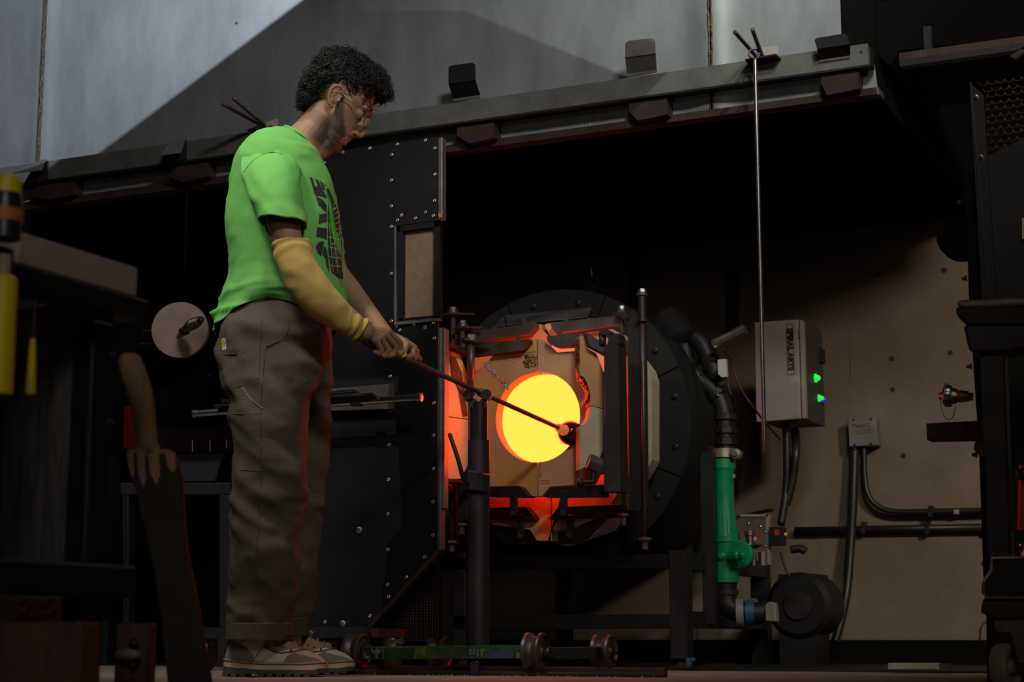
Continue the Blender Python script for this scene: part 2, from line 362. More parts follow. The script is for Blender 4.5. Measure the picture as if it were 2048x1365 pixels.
# drum shell (open tube) and front ring of bolted plates
bm = new_bm()
R = []
for (yy, rr) in ((YD+.012, fr*1.0), (5.62, fr*1.0), (5.63, fr*.78), (6.35, fr*.78), (6.35, fr*.6), (YD+.012, fr*.62)):
    R.append([V((fc.x, yy, fc.z))+V((math.cos(2*PI*k/64), 0, math.sin(2*PI*k/64)))*rr for k in range(64)])
rings(bm, R+[R[0]], False); bmesh.ops.remove_doubles(bm, verts=bm.verts, dist=1e-6); obj('shell', bm, 'drum', fur, autos=True)
o8 = [math.radians(22.5+45*k) for k in range(9)]
ri = .315
for k in range(8):
    a0 = o8[k]+.006; a1 = o8[k+1]-.006
    out = arc(V((fc.x, YD, fc.z)), fr, a0, a1, 10); inn = [V((fc.x, YD, fc.z))+V((math.cos(a), 0, math.sin(a)))*ri for a in (a1, a0)]
    b = new_bm(); prism(b, out+inn, (0, .01, 0)); obj('front_plate', b, 'drum', fur)
    for a in ((a0*.75+a1*.25), (a0*.25+a1*.75)):
        p = V((fc.x, YD, fc.z))+V((math.cos(a), 0, math.sin(a)))*(fr-.045)
        b = new_bm(); lathe(b, p, (0, -1, 0), [(0, .011), (.006, .011), (.009, .006)], 6); obj('bolt_head', b, 'black', fur)
    # bent flaps round the throat
    am = (a0+a1)/2
    r0, r1 = .275, .325
    f0 = [V((fc.x, YD-.09, fc.z))+V((math.cos(a), 0, math.sin(a)))*r0 for a in (a0+.03, a1-.03)]
    f1 = [V((fc.x, YD-.002, fc.z))+V((math.cos(a), 0, math.sin(a)))*r1 for a in (a1-.03, a0+.03)]
    if k not in (1,):
        b = new_bm(); nn = V((math.cos(am), 0, math.sin(am)))*.003; prism(b, f0+f1, nn); obj('throat_flap', b, 'steel', fur)
# big blued top flap (seen clearly)
b = new_bm(); q = [atY(1014, 651, 5.22), atY(1176, 635, 5.22), atY(1183, 617, 5.40), atY(1010, 633, 5.40)]; prism(b, q, (0, 0, .003)); obj('top_flap', b, 'flap', fur)
b = new_bm(); q = [atY(989, 655, 5.24), atY(1012, 651, 5.24), atY(1006, 635, 5.4)]; prism(b, q, (0, 0, .003)); obj('corner_flap', b, 'flap', fur)
# refractory inner wall: octagon with hole, at three depths
pc = atY(1075, 835, 5.10); pr = .1475
PC = V((pc.x, 0, pc.z))
def at(y, v): return V((v.x, y, v.z))
# port lining tube runs back from the doors to the chamber
def annulus(y0, y1, r0, r1, mt, name, n=48, lab=None):
    b = new_bm(); c = PC
    R = [[V((c.x+math.cos(2*PI*k/n)*r, y, c.z+math.sin(2*PI*k/n)*r)) for k in range(n)] for y, r in ((y0, r0), (y0, r1), (y1, r1), (y1, r0))]
    rings(b, R+[R[0]], False); bmesh.ops.remove_doubles(b, verts=b.verts, dist=1e-6); return obj(name, b, mt, fur, autos=True, label=lab)
annulus(5.305, 5.40, .17, .31, 'ceram', 'throat_ring')
# glowing chamber: the lining glows right up to the inner doors
b = new_bm(); n = 48
R = [[V((PC.x+math.cos(2*PI*k/n)*r, y, PC.z+math.sin(2*PI*k/n)*r)) for k in range(n)] for y, r in ((5.146, pr+.0015), (5.95, pr+.0015), (5.95, .001))]
rings(b, R, False); obj('glowing_chamber', b, 'hot', fur, label='glowing yellow-hot chamber lining')
b = new_bm()
R = [[V((PC.x+math.cos(2*PI*k/n)*r, y, PC.z+math.sin(2*PI*k/n)*r)) for k in range(n)] for y, r in ((5.30, pr+.012), (5.97, pr+.012), (5.97, .001))]
rings(b, R, False); obj('chamber_insulation', b, 'creamc', fur)  # sleeve added to keep chamber glow from leaking out behind
b = new_bm(); lathe(b, V((fc.x, 6.33, fc.z)), (0, 1, 0), [(0, fr*.77), (.01, fr*.77)], 48); obj('back_plate', b, 'drum', fur)
# fixed cream octagon face behind outer doors
def halfdoor(poly, y, th, c, r, side, mt, name, lab=None):
    """poly px corners, ordered from seam-top round the outside to seam-bottom; arc cut for the port"""
    pts = [atY(px, py, y) for px, py in poly]
    s = 1 if side == 'R' else -1
    pts[0].x = c.x+s*.0025; pts[-1].x = c.x+s*.0025
    a = [V((c.x+s*math.sin(t)*r+s*.0025, y, c.z-math.cos(t)*r)) for t in [PI*k/26 for k in range(27)]]
    b = new_bm(); prism(b, pts+a, (0, th, 0)); return obj(name, b, mt, fur, label=lab)
# --- outer pair (behind)
yo = 5.21
co = at(yo, PC)
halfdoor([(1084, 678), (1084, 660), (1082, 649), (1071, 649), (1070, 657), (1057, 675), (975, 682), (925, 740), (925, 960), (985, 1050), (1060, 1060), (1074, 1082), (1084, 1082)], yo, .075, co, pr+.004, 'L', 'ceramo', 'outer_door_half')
halfdoor([(1089, 678), (1089, 651), (1092, 648), (1099, 647), (1102, 655), (1116, 671), (1200, 664), (1256, 715), (1257, 950), (1215, 1020), (1130, 1058), (1105, 1062), (1096, 1082), (1087, 1083)], yo, .075, co, pr+.004, 'R', 'creamc', 'outer_door_half')
yf = 5.30
halfdoor([(1120, 645), (1100, 645), (1020, 650), (945, 730), (945, 960), (1000, 1070), (1110, 1090)], yf-.012, .07, at(yf, PC), .16, 'L', 'creamc', 'fixed_face_half')
halfdoor([(1120, 640), (1180, 637), (1245, 670), (1297, 738), (1304, 758), (1304, 920), (1293, 942), (1215, 1060), (1120, 1092)], yf-.012, .07, at(yf, PC), .16, 'R', 'creamc', 'fixed_face_half')
# --- inner pair (front, closed)
yi = 5.10
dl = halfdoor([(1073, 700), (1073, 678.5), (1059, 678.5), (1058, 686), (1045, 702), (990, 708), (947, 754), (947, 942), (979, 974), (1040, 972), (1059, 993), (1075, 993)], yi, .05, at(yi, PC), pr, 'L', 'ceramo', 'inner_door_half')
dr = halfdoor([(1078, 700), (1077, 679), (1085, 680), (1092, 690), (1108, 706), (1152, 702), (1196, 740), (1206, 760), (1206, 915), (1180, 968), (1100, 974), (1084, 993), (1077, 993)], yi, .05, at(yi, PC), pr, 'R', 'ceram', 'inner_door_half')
# pale glass crust and cast marks on the left door
b = new_bm(); random.seed(4)
for k in range(90):
    t = random.random(); x = 972+t*43+random.uniform(-4, 4); y = 727+t*50+random.uniform(-3.5, 3.5)
    sph(b, atY(x, y, yi-.001), (random.uniform(.002, .006), .002, random.uniform(.002, .005)), 5, 4)
obj('glass_crust', b, 'crust', fur, True, kind='stuff')
b = new_bm()
for k in range(60):
    x = random.uniform(1048, 1072); y = random.uniform(712, 735)
    sph(b, atY(x, y, yi-.001), (random.uniform(.002, .006), .0018, random.uniform(.002, .006)), 5, 4)
obj('glass_crust', b, 'scorch', fur, True, kind='stuff')
b = new_bm(); tube(b, [atY(1048, 706, yi-.001), atY(1070, 703, yi-.001), atY(1071, 707, yi-.001), atY(1049, 710, yi-.001)], .0012, 6, closed=True)
tube(b, [atY(1079, 962, yi-.001), atY(1099, 962, yi-.001), atY(1099, 967, yi-.001), atY(1079, 967, yi-.001)], .0012, 6, closed=True)
tube(b, [atY(1079, 930, yi-.001), atY(1082, 930, yi-.001), atY(1082, 954, yi-.001), atY(1079, 954, yi-.001)], .0012, 6, closed=True)
obj('cast_mark', b, 'ceramo', fur, True)
for x, y in ((1028, 723), (997, 751), (1010, 990), (1048, 948), (1120, 718)):
    b = new_bm(); lathe(b, atY(x, y, yi-.001), (0, 1, 0), [(0, .0045), (-.001, .0035), (-.0005, .001)], 12); obj('air_hole', b, 'ceram', fur)
# --- steel bars clamping the refractory
def bar(poly, y, dep, mt, name='clamp_bar', lab=None):
    b = slab(poly, y, dep); bevel(b, .0015); return obj(name, b, mt, fur, label=lab)
bar([(950, 693), (966, 687), (1058, 678), (1058, 686), (1045, 701), (990, 707), (950, 710)], yi-.03, .05, 'steel2')
bar([(1092, 673), (1150, 667), (1175, 669), (1175, 690), (1110, 694), (1100, 689), (1094, 682)], yi-.03, .05, 'steel2')
bar([(935, 671), (947, 662), (1012, 654), (1070, 645), (1070, 655), (1058, 670), (975, 679), (945, 683)], yo-.035, .05, 'steel2')
bar([(1101, 645), (1160, 640), (1237, 631), (1240, 651), (1185, 658), (1115, 667), (1103, 655)], yo-.035, .05, 'flap', lab='heat-blued clamp bar')
bar([(979, 973), (1042, 974), (1058, 993), (1058, 995), (979, 994)], yi-.03, .05, 'black')
bar([(1088, 992), (1103, 975), (1205, 970), (1208, 990), (1205, 994), (1088, 995)], yi-.03, .05, 'black')
bar([(979, 1016), (1052, 1014), (1068, 1032), (1070, 1039), (979, 1040)], yo-.035, .05, 'black')
bar([(1098, 1038), (1117, 1014), (1240, 1009), (1247, 1020), (1240, 1034), (1100, 1040)], yo-.035, .05, 'black')
bar([(985, 1035), (1010, 1062), (1150, 1062), (1182, 1035), (1215, 1030), (1170, 1078), (1145, 1088), (1010, 1090), (965, 1045)], yf-.04, .03, 'steel')
for x0, y0, y1, yy in ((1019, 985, 1030, yi-.035), (1119, 982, 1030, yi-.035), (1033, 1030, 1075, yo-.04), (1132, 1030, 1075, yo-.04)):
    bar([(x0, y0), (x0+14, y0), (x0+14, y1), (x0+7, y1+6), (x0, y1)], yy, .012, 'black', 'hanger_strap')
    b = new_bm(); lathe(b, atY(x0+7, y1-2, yy), (0, -1, 0), [(0, .009), (.006, .009), (.008, .005)], 6); obj('strap_bolt', b, 'rust', fur)
for x, y, yy in ((1046, 638, yo-.03), (1131, 630, yo-.03), (1035, 674, yi-.02), (1119, 662, yi-.02), (1169, 667, yi-.02)):
    bar([(x-3.5, y), (x, y-3), (x+3.5, y), (x+3.5, y+14), (x-3.5, y+14)], yy, .012, 'steel2', 'lug')
# --- right posts, hinge rods
bar([(1258, 634), (1277, 632), (1281, 648), (1285, 1018), (1280, 1024), (1258, 1022), (1256, 660)], yo-.06, .06, 'steel', 'door_post')
bar([(1208, 690), (1236, 687), (1241, 985), (1208, 984)], yi-.10, .07, 'steel', 'door_post')
bar([(1214, 690), (1218, 670), (1236, 667), (1239, 688)], yi-.10, .06, 'steel', 'door_post_cap')
bar([(1231, 626), (1247, 622), (1259, 634), (1246, 640)], yo-.07, .05, 'steel', 'hinge_plate')
bar([(1196, 663), (1216, 660), (1226, 668), (1204, 672)], yi-.09, .04, 'steel', 'hinge_plate')
def vrod(x, y0, y1, yy, r, nut=True, foot=True):
    b = new_bm(); a = atY(x, y0, yy); c = V((a.x, yy, atY(x, y1, yy).z)); tube(b, [a, c], r, 10); obj('hinge_rod', b, 'steel2', fur, True)
    if nut:
        for h, rr in ((.0, r*2.4), (.012, r*1.7)):
            b = new_bm(); lathe(b, a+Z*h, (0, 0, 1), [(0, rr), (.010, rr)], 6 if h else 16); obj('nut' if h else 'washer', b, 'rivet' if h and x > 1230 else 'steel2', fur)
    if foot:
        b = new_bm(); lathe(b, c-Z*.008, (0, 0, 1), [(-.004, r*3), (.004, r*3), (.007, r*1.2)], 6); lathe(b, c-Z*.04, (0, 0, 1), [(0, r*1.3), (.03, r*1.6)], 6); obj('foot_nut', b, 'steel2', fur)
vrod(1284, 592, 1074, yo-.07, .0075); vrod(1243, 626, 1026, yo-.05, .0065); vrod(1205, 668, 690, yi-.07, .012, False, False)
b = new_bm(); a = atY(1284, 594, yo-.07); lathe(b, a, (0, 0, -1), [(0, .013), (.075, .013), (.076, .020), (.082, .020)], 16); obj('spacer_sleeve', b, 'steel', fur, autos=True)
vrod(906, 628, 1080, yo-.05, .009); vrod(925, 655, 1045, yo-.08, .008); vrod(942, 684, 760, yi-.08, .013, True, False)
for px, py, yy in ((906, 628, yo-.05), (925, 655, yo-.08), (942, 683, yi-.08)):
    a = atY(px, py, yy); b = new_bm(); prism(b, [a+V((-.025, -.02, 0)), a+V((.02, -.02, 0)), a+V((.07, .02, 0)), a+V((.02, .03, 0)), a+V((-.025, .02, 0))], (0, 0, -.006)); obj('hinge_ear', b, 'rust', fur)
bar([(896, 670), (912, 668), (914, 1085), (898, 1086)], yo, .05, 'steel', 'door_post'); bar([(915, 700), (935, 698), (935, 1040), (915, 1042)], yi+.02, .05, 'steel', 'door_post')
# swung-open leaves
def rot_leaf(hx, hy, Yh, phi): 
    p = atY(hx, hy, Yh); u = V((-math.cos(phi), -math.sin(phi), 0)); n = u.cross(Z); return p, u, n
p, u, n = rot_leaf(1210, 835, yi-.035, math.radians(36))
def rslab(poly, p, n, th, off=0):
    n = n.normalized(); s = 1 if n.dot(FH) > 0 else -1
    b = new_bm(); prism(b, [atP(x, y, p, n)+n*s*off for x, y in poly], n*s*th); return b
nar = []
upper = [(1160, 671), (1167, 672), (1173, 697), (1193, 707), (1206, 740), (1207, 818), (1180, 812), (1181, 790), (1176, 768), (1168, 754), (1160, 752)]
lower = [(1181, 813), (1207, 819), (1207, 901), (1197, 923), (1160, 940), (1160, 853), (1170, 849), (1178, 836)]
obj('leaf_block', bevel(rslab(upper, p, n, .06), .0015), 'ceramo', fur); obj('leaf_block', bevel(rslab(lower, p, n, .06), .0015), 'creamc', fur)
# glaze and scorch on the free edge of the leaf
b = new_bm(); random.seed(9); s = 1 if n.dot(FH) > 0 else -1
for k in range(60):
    q = atP(1160, random.uniform(676, 750), p, n)+n*s*random.uniform(.004, .055)-u*(-.001); sph(b, q, (.004, .004, .007), 6, 5)
obj('scorch_crust', b, 'scorch', fur, True, kind='stuff')
b = new_bm()
for k in range(70):
    t = random.random(); q = atP(1163+16*math.sin(t*PI*.8), 754+t*52, p, n)+n*s*random.uniform(.006, .05); sph(b, q, (.005, .005, .007), 6, 5)
obj('dark_glaze', b, 'glaze', fur, True, kind='stuff')
obj('leaf_bar', bevel(rslab([(1167, 671), (1175, 673), (1215, 697), (1213, 717), (1194, 706), (1174, 696)], p, n, .03, -.032), .0015), 'steel', fur)
# clamp on the leaf foot
c0 = atP(1172, 925, p, n)-n*s*.03; c1 = atP(1206, 938, p, n)-n*s*.03
b = new_bm(); tube(b, [c0, c1], .026, 6); obj('leaf_clamp', b, 'steel2', fur)
b = new_bm(); tube(b, [c0.lerp(c1, .3), c0.lerp(c1, .3)-Z*.05], .008, 8); tube(b, [atY(1158, 966, yi-.12), atY(1190, 963, yi-.12)], .006, 8); sph(b, atY(1160, 966, yi-.12), (.01, .01, .014), 10, 8); obj('clamp_screw', b, 'black', fur, autos=True)
# left leaf, lit from the port; its colour is tinted to add glow
p2, u2, n2 = rot_leaf(940, 835, yi+.0, math.radians(78))
s2 = 1 if n2.dot(FH) > 0 else -1
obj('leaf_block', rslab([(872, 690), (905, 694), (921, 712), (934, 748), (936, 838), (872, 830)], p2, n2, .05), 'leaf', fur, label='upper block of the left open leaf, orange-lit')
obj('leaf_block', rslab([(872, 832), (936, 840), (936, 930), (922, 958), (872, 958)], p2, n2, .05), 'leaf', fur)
b = new_bm(); random.seed(11)
poly = [(897, 712), (910, 716), (922, 745), (930, 800), (934, 832), (925, 834), (916, 780), (902, 752)]
obj('glaze_stain', rslab(poly, p2, n2, .003, -.003), 'glaze', fur)
obj('leaf_bar', rslab([(880, 690), (884, 686), (950, 712), (950, 716), (934, 716), (886, 696)], p2, n2, .03, -.03), 'rust', fur); obj('leaf_bar', rslab([(880, 958), (945, 966), (945, 972), (880, 964)], p2, n2, .03, -.03), 'rust', fur)
b = new_bm(); lathe(b, atY(893, 978, yi-.25), FW*-1+R_*.8, [(-.05, .006), (0, .006), (.002, .016), (.01, .017), (.016, .010)], 14); obj('leaf_knob', b, 'rust', fur, autos=True)
# stand of square tube
def tb(x0, y0, x1, y1, yy, d=.06, mt='steel'):
    b = slab(rect(x0, y0, x1, y1), yy, d); bevel(b, .003); return obj('stand_beam', b, mt, fur)
ys = 5.36
bar([(880, 1117), (1336, 1108), (1336, 1137), (880, 1140)], ys, .06, 'black', 'stand_beam'); 
bar([(902, 1232), (1342, 1229), (1342, 1258), (902, 1260)], ys, .06, 'black', 'stand_beam')
for x0, x1 in ((905, 930), (1337, 1372)):
    a = atY(x0, 1120, ys); c = atY(x1, 1120, ys); b = new_bm(); box(b, (a.x, ys, .035), (c.x, ys+.06, a.z+.03)); bevel(b, .003); obj('stand_leg', b, 'steel', fur)
    b = new_bm(); m_ = (a.x+c.x)/2; lathe(b, (m_, ys+.03, 0), (0, 0, 1), [(0, .05), (.008, .05), (.014, .02), (.035, .015)], 14); obj('levelling_foot', b, 'rust', fur)
    b = new_bm(); box(b, (a.x, 6.25, .0), (c.x, 6.31, a.z+.03)); obj('stand_leg', b, 'black', fur)
a = atY(1372, 1120, ys)
for zz in (a.z-.03, atY(1372, 1245, ys).z-.02):
    b = new_bm(); box(b, (a.x-.055, ys+.06, zz), (a.x, 6.25, zz+.055)); obj('stand_beam', b, 'steel', fur)
b = new_bm(); m_ = atY(1412, 900, ys+.2); box(b, (m_.x-.022, ys+.2, .15), (m_.x+.022, ys+.24, atY(1412, 905, ys+.2).z)); obj('stand_post', b, 'steel', fur)

# ================================================================ burner pipework
YB = 5.64
bp_ = thing('burner_pipe', 'black iron burner elbow pipe running from furnace shell down to green fitting', 'pipe', atY(1450, 890, YB))
b = new_bm(); p0 = atY(1368, 690, YB); lathe(b, p0, atY(1338, 650, YB+.05)-p0, [(0, .03), (.01, .055), (.13, .07), (.132, .062), (.02, .045)], 24); obj('burner_cup', b, 'drum', bp_, autos=True)
cur = bez([atY(1368, 690, YB), atY(1376, 728, YB), atY(1388, 752, YB), atY(1420, 776, YB), atY(1440, 800, YB), atY(1449, 835, YB), atY(1451, 905, YB)], 8)
b = new_bm(); tube(b, cur, .031, 16); obj('elbow_pipe', b, 'black', bp_, True)
for x, y, ax in ((1378, 722, (.25, 0, 1)), (1392, 758, (-.8, 0, 1)), (1436, 790, (-.8, 0, 1)), (1450, 835, (0, 0, 1)), (1452, 862, (0, 0, 1)), (1452, 885, (0, 0, 1))):
    b = new_bm(); lathe(b, atY(x, y, YB), ax, [(-.012, .034), (-.010, .040), (.010, .040), (.012, .034)], 18 if y < 850 else 8); obj('coupling', b, 'black', bp_)
b = new_bm(); sph(b, atY(1452, 800, YB), .006); sph(b, atY(1436, 791, YB-.035), .005); obj('grease_nipple', b, 'brass', bp_, True)
gv = thing('green_valve', 'green enamelled gas mixer valve standing beside the furnace stand', 'valve', atY(1450, 1170, YB))
def zpy(y, x=1450): return atY(x, y, YB).z
g0 = atY(1452, 1166, YB); pf = [(1166, 25), (1126, 25), (1124, 22), (1122, 23), (1086, 23), (1085, 26.5), (1075, 26.5), (1074, 24), (1010, 19), (950, 19), (940, 22), (938, 23.5), (920, 23.5), (920, 16)]
sc = (atY(1476, 1000, YB)-atY(1451, 1000, YB)).length/25
b = new_bm(); lathe(b, V((g0.x, g0.y, 0)), (0, 0, 1), [(zpy(y), r*sc) for y, r in pf], 32); obj('valve_body', b, 'green', gv, autos=True)
for a in (-2.2, -1.57, -.9, 0):
    b = new_bm(); dr_ = V((math.cos(a), math.sin(a), 0)); c = V((g0.x, g0.y, 0))
    prism(b, [c+dr_*.018*1+Z*zpy(1074), c+dr_*.047+Z*zpy(1074), c+dr_*.036+Z*zpy(1020), c+dr_*.02+Z*zpy(1015)], dr_.cross(Z)*.006); obj('rib', b, 'green', gv)
b = new_bm(); lathe(b, atY(1478, 1110, YB-.03), (0, -1, 0), [(-.03, .045), (.0, .047), (.004, .043)], 28); box(b, V((g0.x, g0.y-.02, zpy(1134))), V((atY(1480, 1110, YB).x, g0.y+.02, zpy(1088)))); obj('side_boss', b, 'green', gv, autos=True)
b = new_bm(); lathe(b, atY(1474, 1112, YB-.07), (1, -.5, 0), [(-.03, .018), (.01, .018), (.014, .014), (.035, .014), (.038, .009)], 10); obj('boss_plug', b, 'green', gv, autos=True)
b = new_bm(); p = atY(1443, 1113, YB-.044); lathe(b, p, (0, -1, 0), [(0, .014), (.004, .012), (.006, .007), (.009, .007), (.009, .003)], 16); obj('port_screw', b, 'green', gv)
b = slab(rect(1427, 1105, 1430, 1134), YB-.04, .01); obj('label_plate', b, 'sticker', gv)
b = slab(rect(1466, 949, 1470, 956), YB-.035, .004); obj('label_plate', b, 'sticker', gv)
t = thing('pipe_clamp', 'dull brass pipe clamp ring gripping the pipe above the green valve', 'clamp', atY(1450, 908, YB))
b = new_bm(); lathe(b, V((g0.x, g0.y, 0)), (0, 0, 1), [(zpy(917), .036), (zpy(917), .044), (zpy(899), .044), (zpy(899), .036)], 28); obj('band', b, 'brass', t, autos=True)
b = new_bm(); lathe(b, atY(1470, 908, YB-.04), (0, -1, 0), [(-.03, .018), (0, .018), (.002, .010), (.008, .009)], 16); obj('clamp_screw', b, 'brass', t, autos=True)
b = slab([(1401, 893), (1430, 893), (1430, 914), (1403, 914)], YB-.03, .05); obj('bracket', b, 'black', t)
t = thing('iron_elbow', 'black iron pipe elbow below the green valve', 'pipe', atY(1450, 1250, YB))
b = new_bm(); tube(b, bez([V((g0.x, g0.y, zpy(1166))), V((g0.x, g0.y, zpy(1195))), V((g0.x+.01, g0.y, zpy(1215))), V((g0.x+.06, g0.y+.02, zpy(1226))), V((g0.x+.12, g0.y+.04, zpy(1227)))], 7), .037, 18); obj('elbow_body', b, 'black', t, True)
b = new_bm(); lathe(b, V((g0.x, g0.y, zpy(1190))), (0, 0, 1), [(0, .042), (.015, .042)], 20); obj('collar', b, 'steel', t, autos=True)
b = new_bm(); p = atY(1484, 1226, YB+.01); lathe(b, p, (1, .3, 0), [(-.02, .048), (.004, .050), (.006, .042)], 24); obj('flange', b, 'boxgrey', t, autos=True)
b = new_bm(); lathe(b, p+V((.02, .006, 0)), (1, .3, 0), [(-.01, .042), (.02, .042)], 20); obj('blue_band', b, mat('blue_band', (.02, .09, .22), .5), t, autos=True, label='blue band')
# gas train clutter
gt = thing('gas_train', 'cluster of small steel gas regulators and wires right of the green valve', 'regulator', atY(1500, 1100, 5.9))
yg = 5.85
b = slab([(1480, 1029), (1536, 1029), (1536, 1034), (1480, 1034)], yg, .06); box(b, atY(1534, 1130, yg), atY(1538, 1030, yg)+V((0, .02, 0))); obj('bracket', b, 'boxgrey', gt)
b = new_bm(); q = atY(1500, 1098, yg); k_ = (atY(1510, 1098, yg)-q).length/10
lathe(b, q, (0, 0, 1), [(-.0, 26*k_*.5), (6*k_, 26*k_), (9*k_, 18*k_), (10*k_, 8*k_), (24*k_, 8*k_), (25*k_, 10.5*k_), (34*k_, 10.5*k_)], 12); obj('regulator_body', b, 'chrome_dull', gt, autos=True)
b = new_bm(); lathe(b, atY(1526, 1132, yg), (0, 0, 1), [(0, 9*k_), (26*k_, 9*k_)], 8); lathe(b, atY(1508, 1132, yg), (0, 0, 1), [(0, 4*k_), (26*k_, 4*k_)], 8); obj('union_nut', b, 'chrome_dull', gt, autos=True)
for x0, y0, x1, y1, m_, nm in ((1511, 1066, 1521, 1074, 'red', 'red_tag'), (1507, 1074, 1512, 1082, 'sticker', 'label'), (1538, 1055, 1568, 1092, 'black', 'solenoid'), (1568, 1066, 1574, 1072, 'yellow', 'yellow_tag'), (1548, 1060, 1558, 1072, 'red', 'warning_mark')):
    b = slab(rect(x0, y0, x1, y1), yg-.02 if nm != 'warning_mark' else yg-.024, .03 if nm == 'solenoid' else .004); bevel(b, .001); obj(nm, b, m_, gt)
for x, y in ((1530, 1065), (1531, 1093), (1497, 1048), (1521, 1054)):
    b = new_bm(); sph(b, atY(x, y, yg-.03), .006, 10, 8); obj('fitting', b, 'chrome', gt, True)
b = new_bm(); tube(b, bez([atY(1561, 1105, yg), atY(1570, 1135, yg), atY(1580, 1155, yg)], 5), .004, 6); tube(b, bez([atY(1478, 1080, yg), atY(1470, 1040, yg), atY(1500, 1030, yg+.1), atY(1545, 1020, yg)], 6), .006, 6)
tube(b, bez([atY(1582, 1100, yg), atY(1600, 1098, yg), atY(1610, 1104, yg)], 5), .014, 8); obj('wiring', b, 'cable', gt, True)
for x, y, m_ in ((1541, 1214, 'boxgrey'), (1504, 1218, 'brass')):
    b = new_bm(); 
    if m_ == 'boxgrey': 
        b = slab([(1529, 1210), (1536, 1204), (1550, 1207), (1553, 1245), (1530, 1244)], yg, .04); bevel(b, .004)
    else: lathe(b, atY(x, y, yg), (1, -.3, 0), [(0, .036), (.01, .036), (.012, .012), (.05, .010)], 14)
    obj('pressure_switch', b, m_, gt, autos=True)
t = thing('blower', 'dark round blower housing on the floor against the wall, behind the gas regulators', 'blower', V((atY(1600, 1215, 6.2).x, 6.2, 0)))
b = new_bm(); lathe(b, atY(1595, 1212, 6.1), (0, 1, 0), [(0, .06), (.0, .10), (.02, .12), (.2, .12), (.22, .09)], 28); q = atY(1560, 1150, 6.15); q2 = atY(1610, 1268, 6.15); box(b, (q.x, 6.12, 0.006), (q2.x+.05, 6.3, q.z)); bevel(b, .0) if 0 else None; obj('housing', b, 'black', t, autos=True)
b = new_bm(); lathe(b, atY(1595, 1212, 6.09), (0, 1, 0), [(0, .05), (.015, .055)], 24); obj('hub_cover', b, 'steel', t, autos=True)
# chrome cylinder sensor with arm
t = thing('flame_sensor', 'polished steel cylinder sensor angled above the burner elbow', 'sensor', atY(1460, 675, YB-.1))
ax = atY(1494, 656, YB-.1)-atY(1424, 690, YB-.1)
b = new_bm(); lathe(b, atY(1432, 686, YB-.1), ax, [(0, .017), (.07, .017), (.071, .0185), (.112, .0185), (.113, .016)], 20); obj('barrel', b, 'chrome_dull', t, autos=True)
b = new_bm(); lathe(b, atY(1425, 689, YB-.1), ax, [(0, .010), (.002, .0155), (.014, .0155)], 8); obj('end_nut', b, 'chrome', t)
b = new_bm(); tube(b, bez([atY(1388, 676, YB), atY(1405, 690, YB), atY(1425, 735, YB), atY(1440, 760, YB)], 5), [.035]*15+[.028], 12); obj('mount_arm', b, 'black', t, True)
b = slab([(1435, 720), (1451, 718), (1453, 754), (1443, 755), (1436, 748)], YB-.08, .02); obj('label_plate', b, 'sticker', t)
b = new_bm(); tube(b, bez([atY(1447, 700, YB-.1), atY(1462, 720, YB), atY(1478, 770, YB), atY(1510, 820, YB), atY(1560, 880, 6.3)], 6), .0035, 6); tube(b, bez([atY(1455, 730, YB), atY(1456, 770, YB), atY(1462, 790, YB)], 5), .003, 6); obj('lead_wire', b, mat('dark_red_wire', (.09, .02, .015), .6), t, True)

# ================================================================ electrical enclosure
YE = 5.95
eb = thing('control_box', 'grey electrical control box lettered SPIRAL ARTS behind the hanging rod', 'control box', atY(1560, 840, YE))
b = slab([(1508, 645), (1595, 639), (1601, 838), (1512, 845)], YE, .02); bevel(b, .003); obj('door', b, 'boxgrey', eb)
b = slab([(1598, 640), (1606, 641), (1612, 837), (1604, 838)], YE+.012, .03); bevel(b, .002); obj('door_flange', b, 'boxgrey', eb)
q0 = atY(1600, 640, YE+.03); q1 = atY(1602, 838, YE+.03)
b = new_bm(); prism(b, [V((q0.x-.16, YE+.025, q1.z)), V((q0.x+.01, YE+.025, q1.z)), V((q0.x+.01, YE+.025, q0.z)), V((q0.x-.16, YE+.025, q0.z))], (0, .27, 0)); obj('cabinet', b, 'boxdark', eb)
def text(s, size, mt, parent, origin, xdir, ydir, name, ext=.0008, off=0):
    cu = bpy.data.curves.new('t', 'FONT'); cu.body = s; cu.size = size; cu.extrude = ext; cu.offset = off; cu.align_x = 'CENTER'; cu.align_y = 'CENTER'
    to = bpy.data.objects.new('t', cu); C.objects.link(to); dg = bpy.context.evaluated_depsgraph_get(); me = bpy.data.meshes.new_from_object(to.evaluated_get(dg)); bpy.data.objects.remove(to)
    x = V(xdir).normalized(); y = V(ydir).normalized(); m = Matrix((x, y, x.cross(y))).transposed().to_4x4(); m.translation = V(origin); me.transform(m); me.materials.clear(); me.name = name
    return link(name, me, mt, parent)
xd = (atY(1581, 745, YE)-atY(1578, 655, YE)); yd = V((1, 0, 0)); yd = Z.cross(V((0,1,0)))*-1
text('SPIRAL ARTS', .0272, 'ink', eb, atY(1580.5, 699, YE-.002), xd, xd.cross(V((0, -1, 0)))*-1, 'lettering', off=.0014)
fr_ = [(1573, 651), (1574, 648.5), (1584, 648), (1586, 650), (1588.5, 747), (1587, 749.5), (1577, 750), (1575, 748)]
b = new_bm(); tube(b, [atY(x, y, YE-.001) for x, y in fr_], .0010, 6, closed=True); obj('lettering_border', b, 'ink', eb)
for y in (670, 815):
    b = new_bm(); q = atY(1597, y, YE+.005); lathe(b, q, (0, 0, 1), [(-.015, .004), (.02, .004)], 8); obj('hinge_pin', b, 'steel', eb)
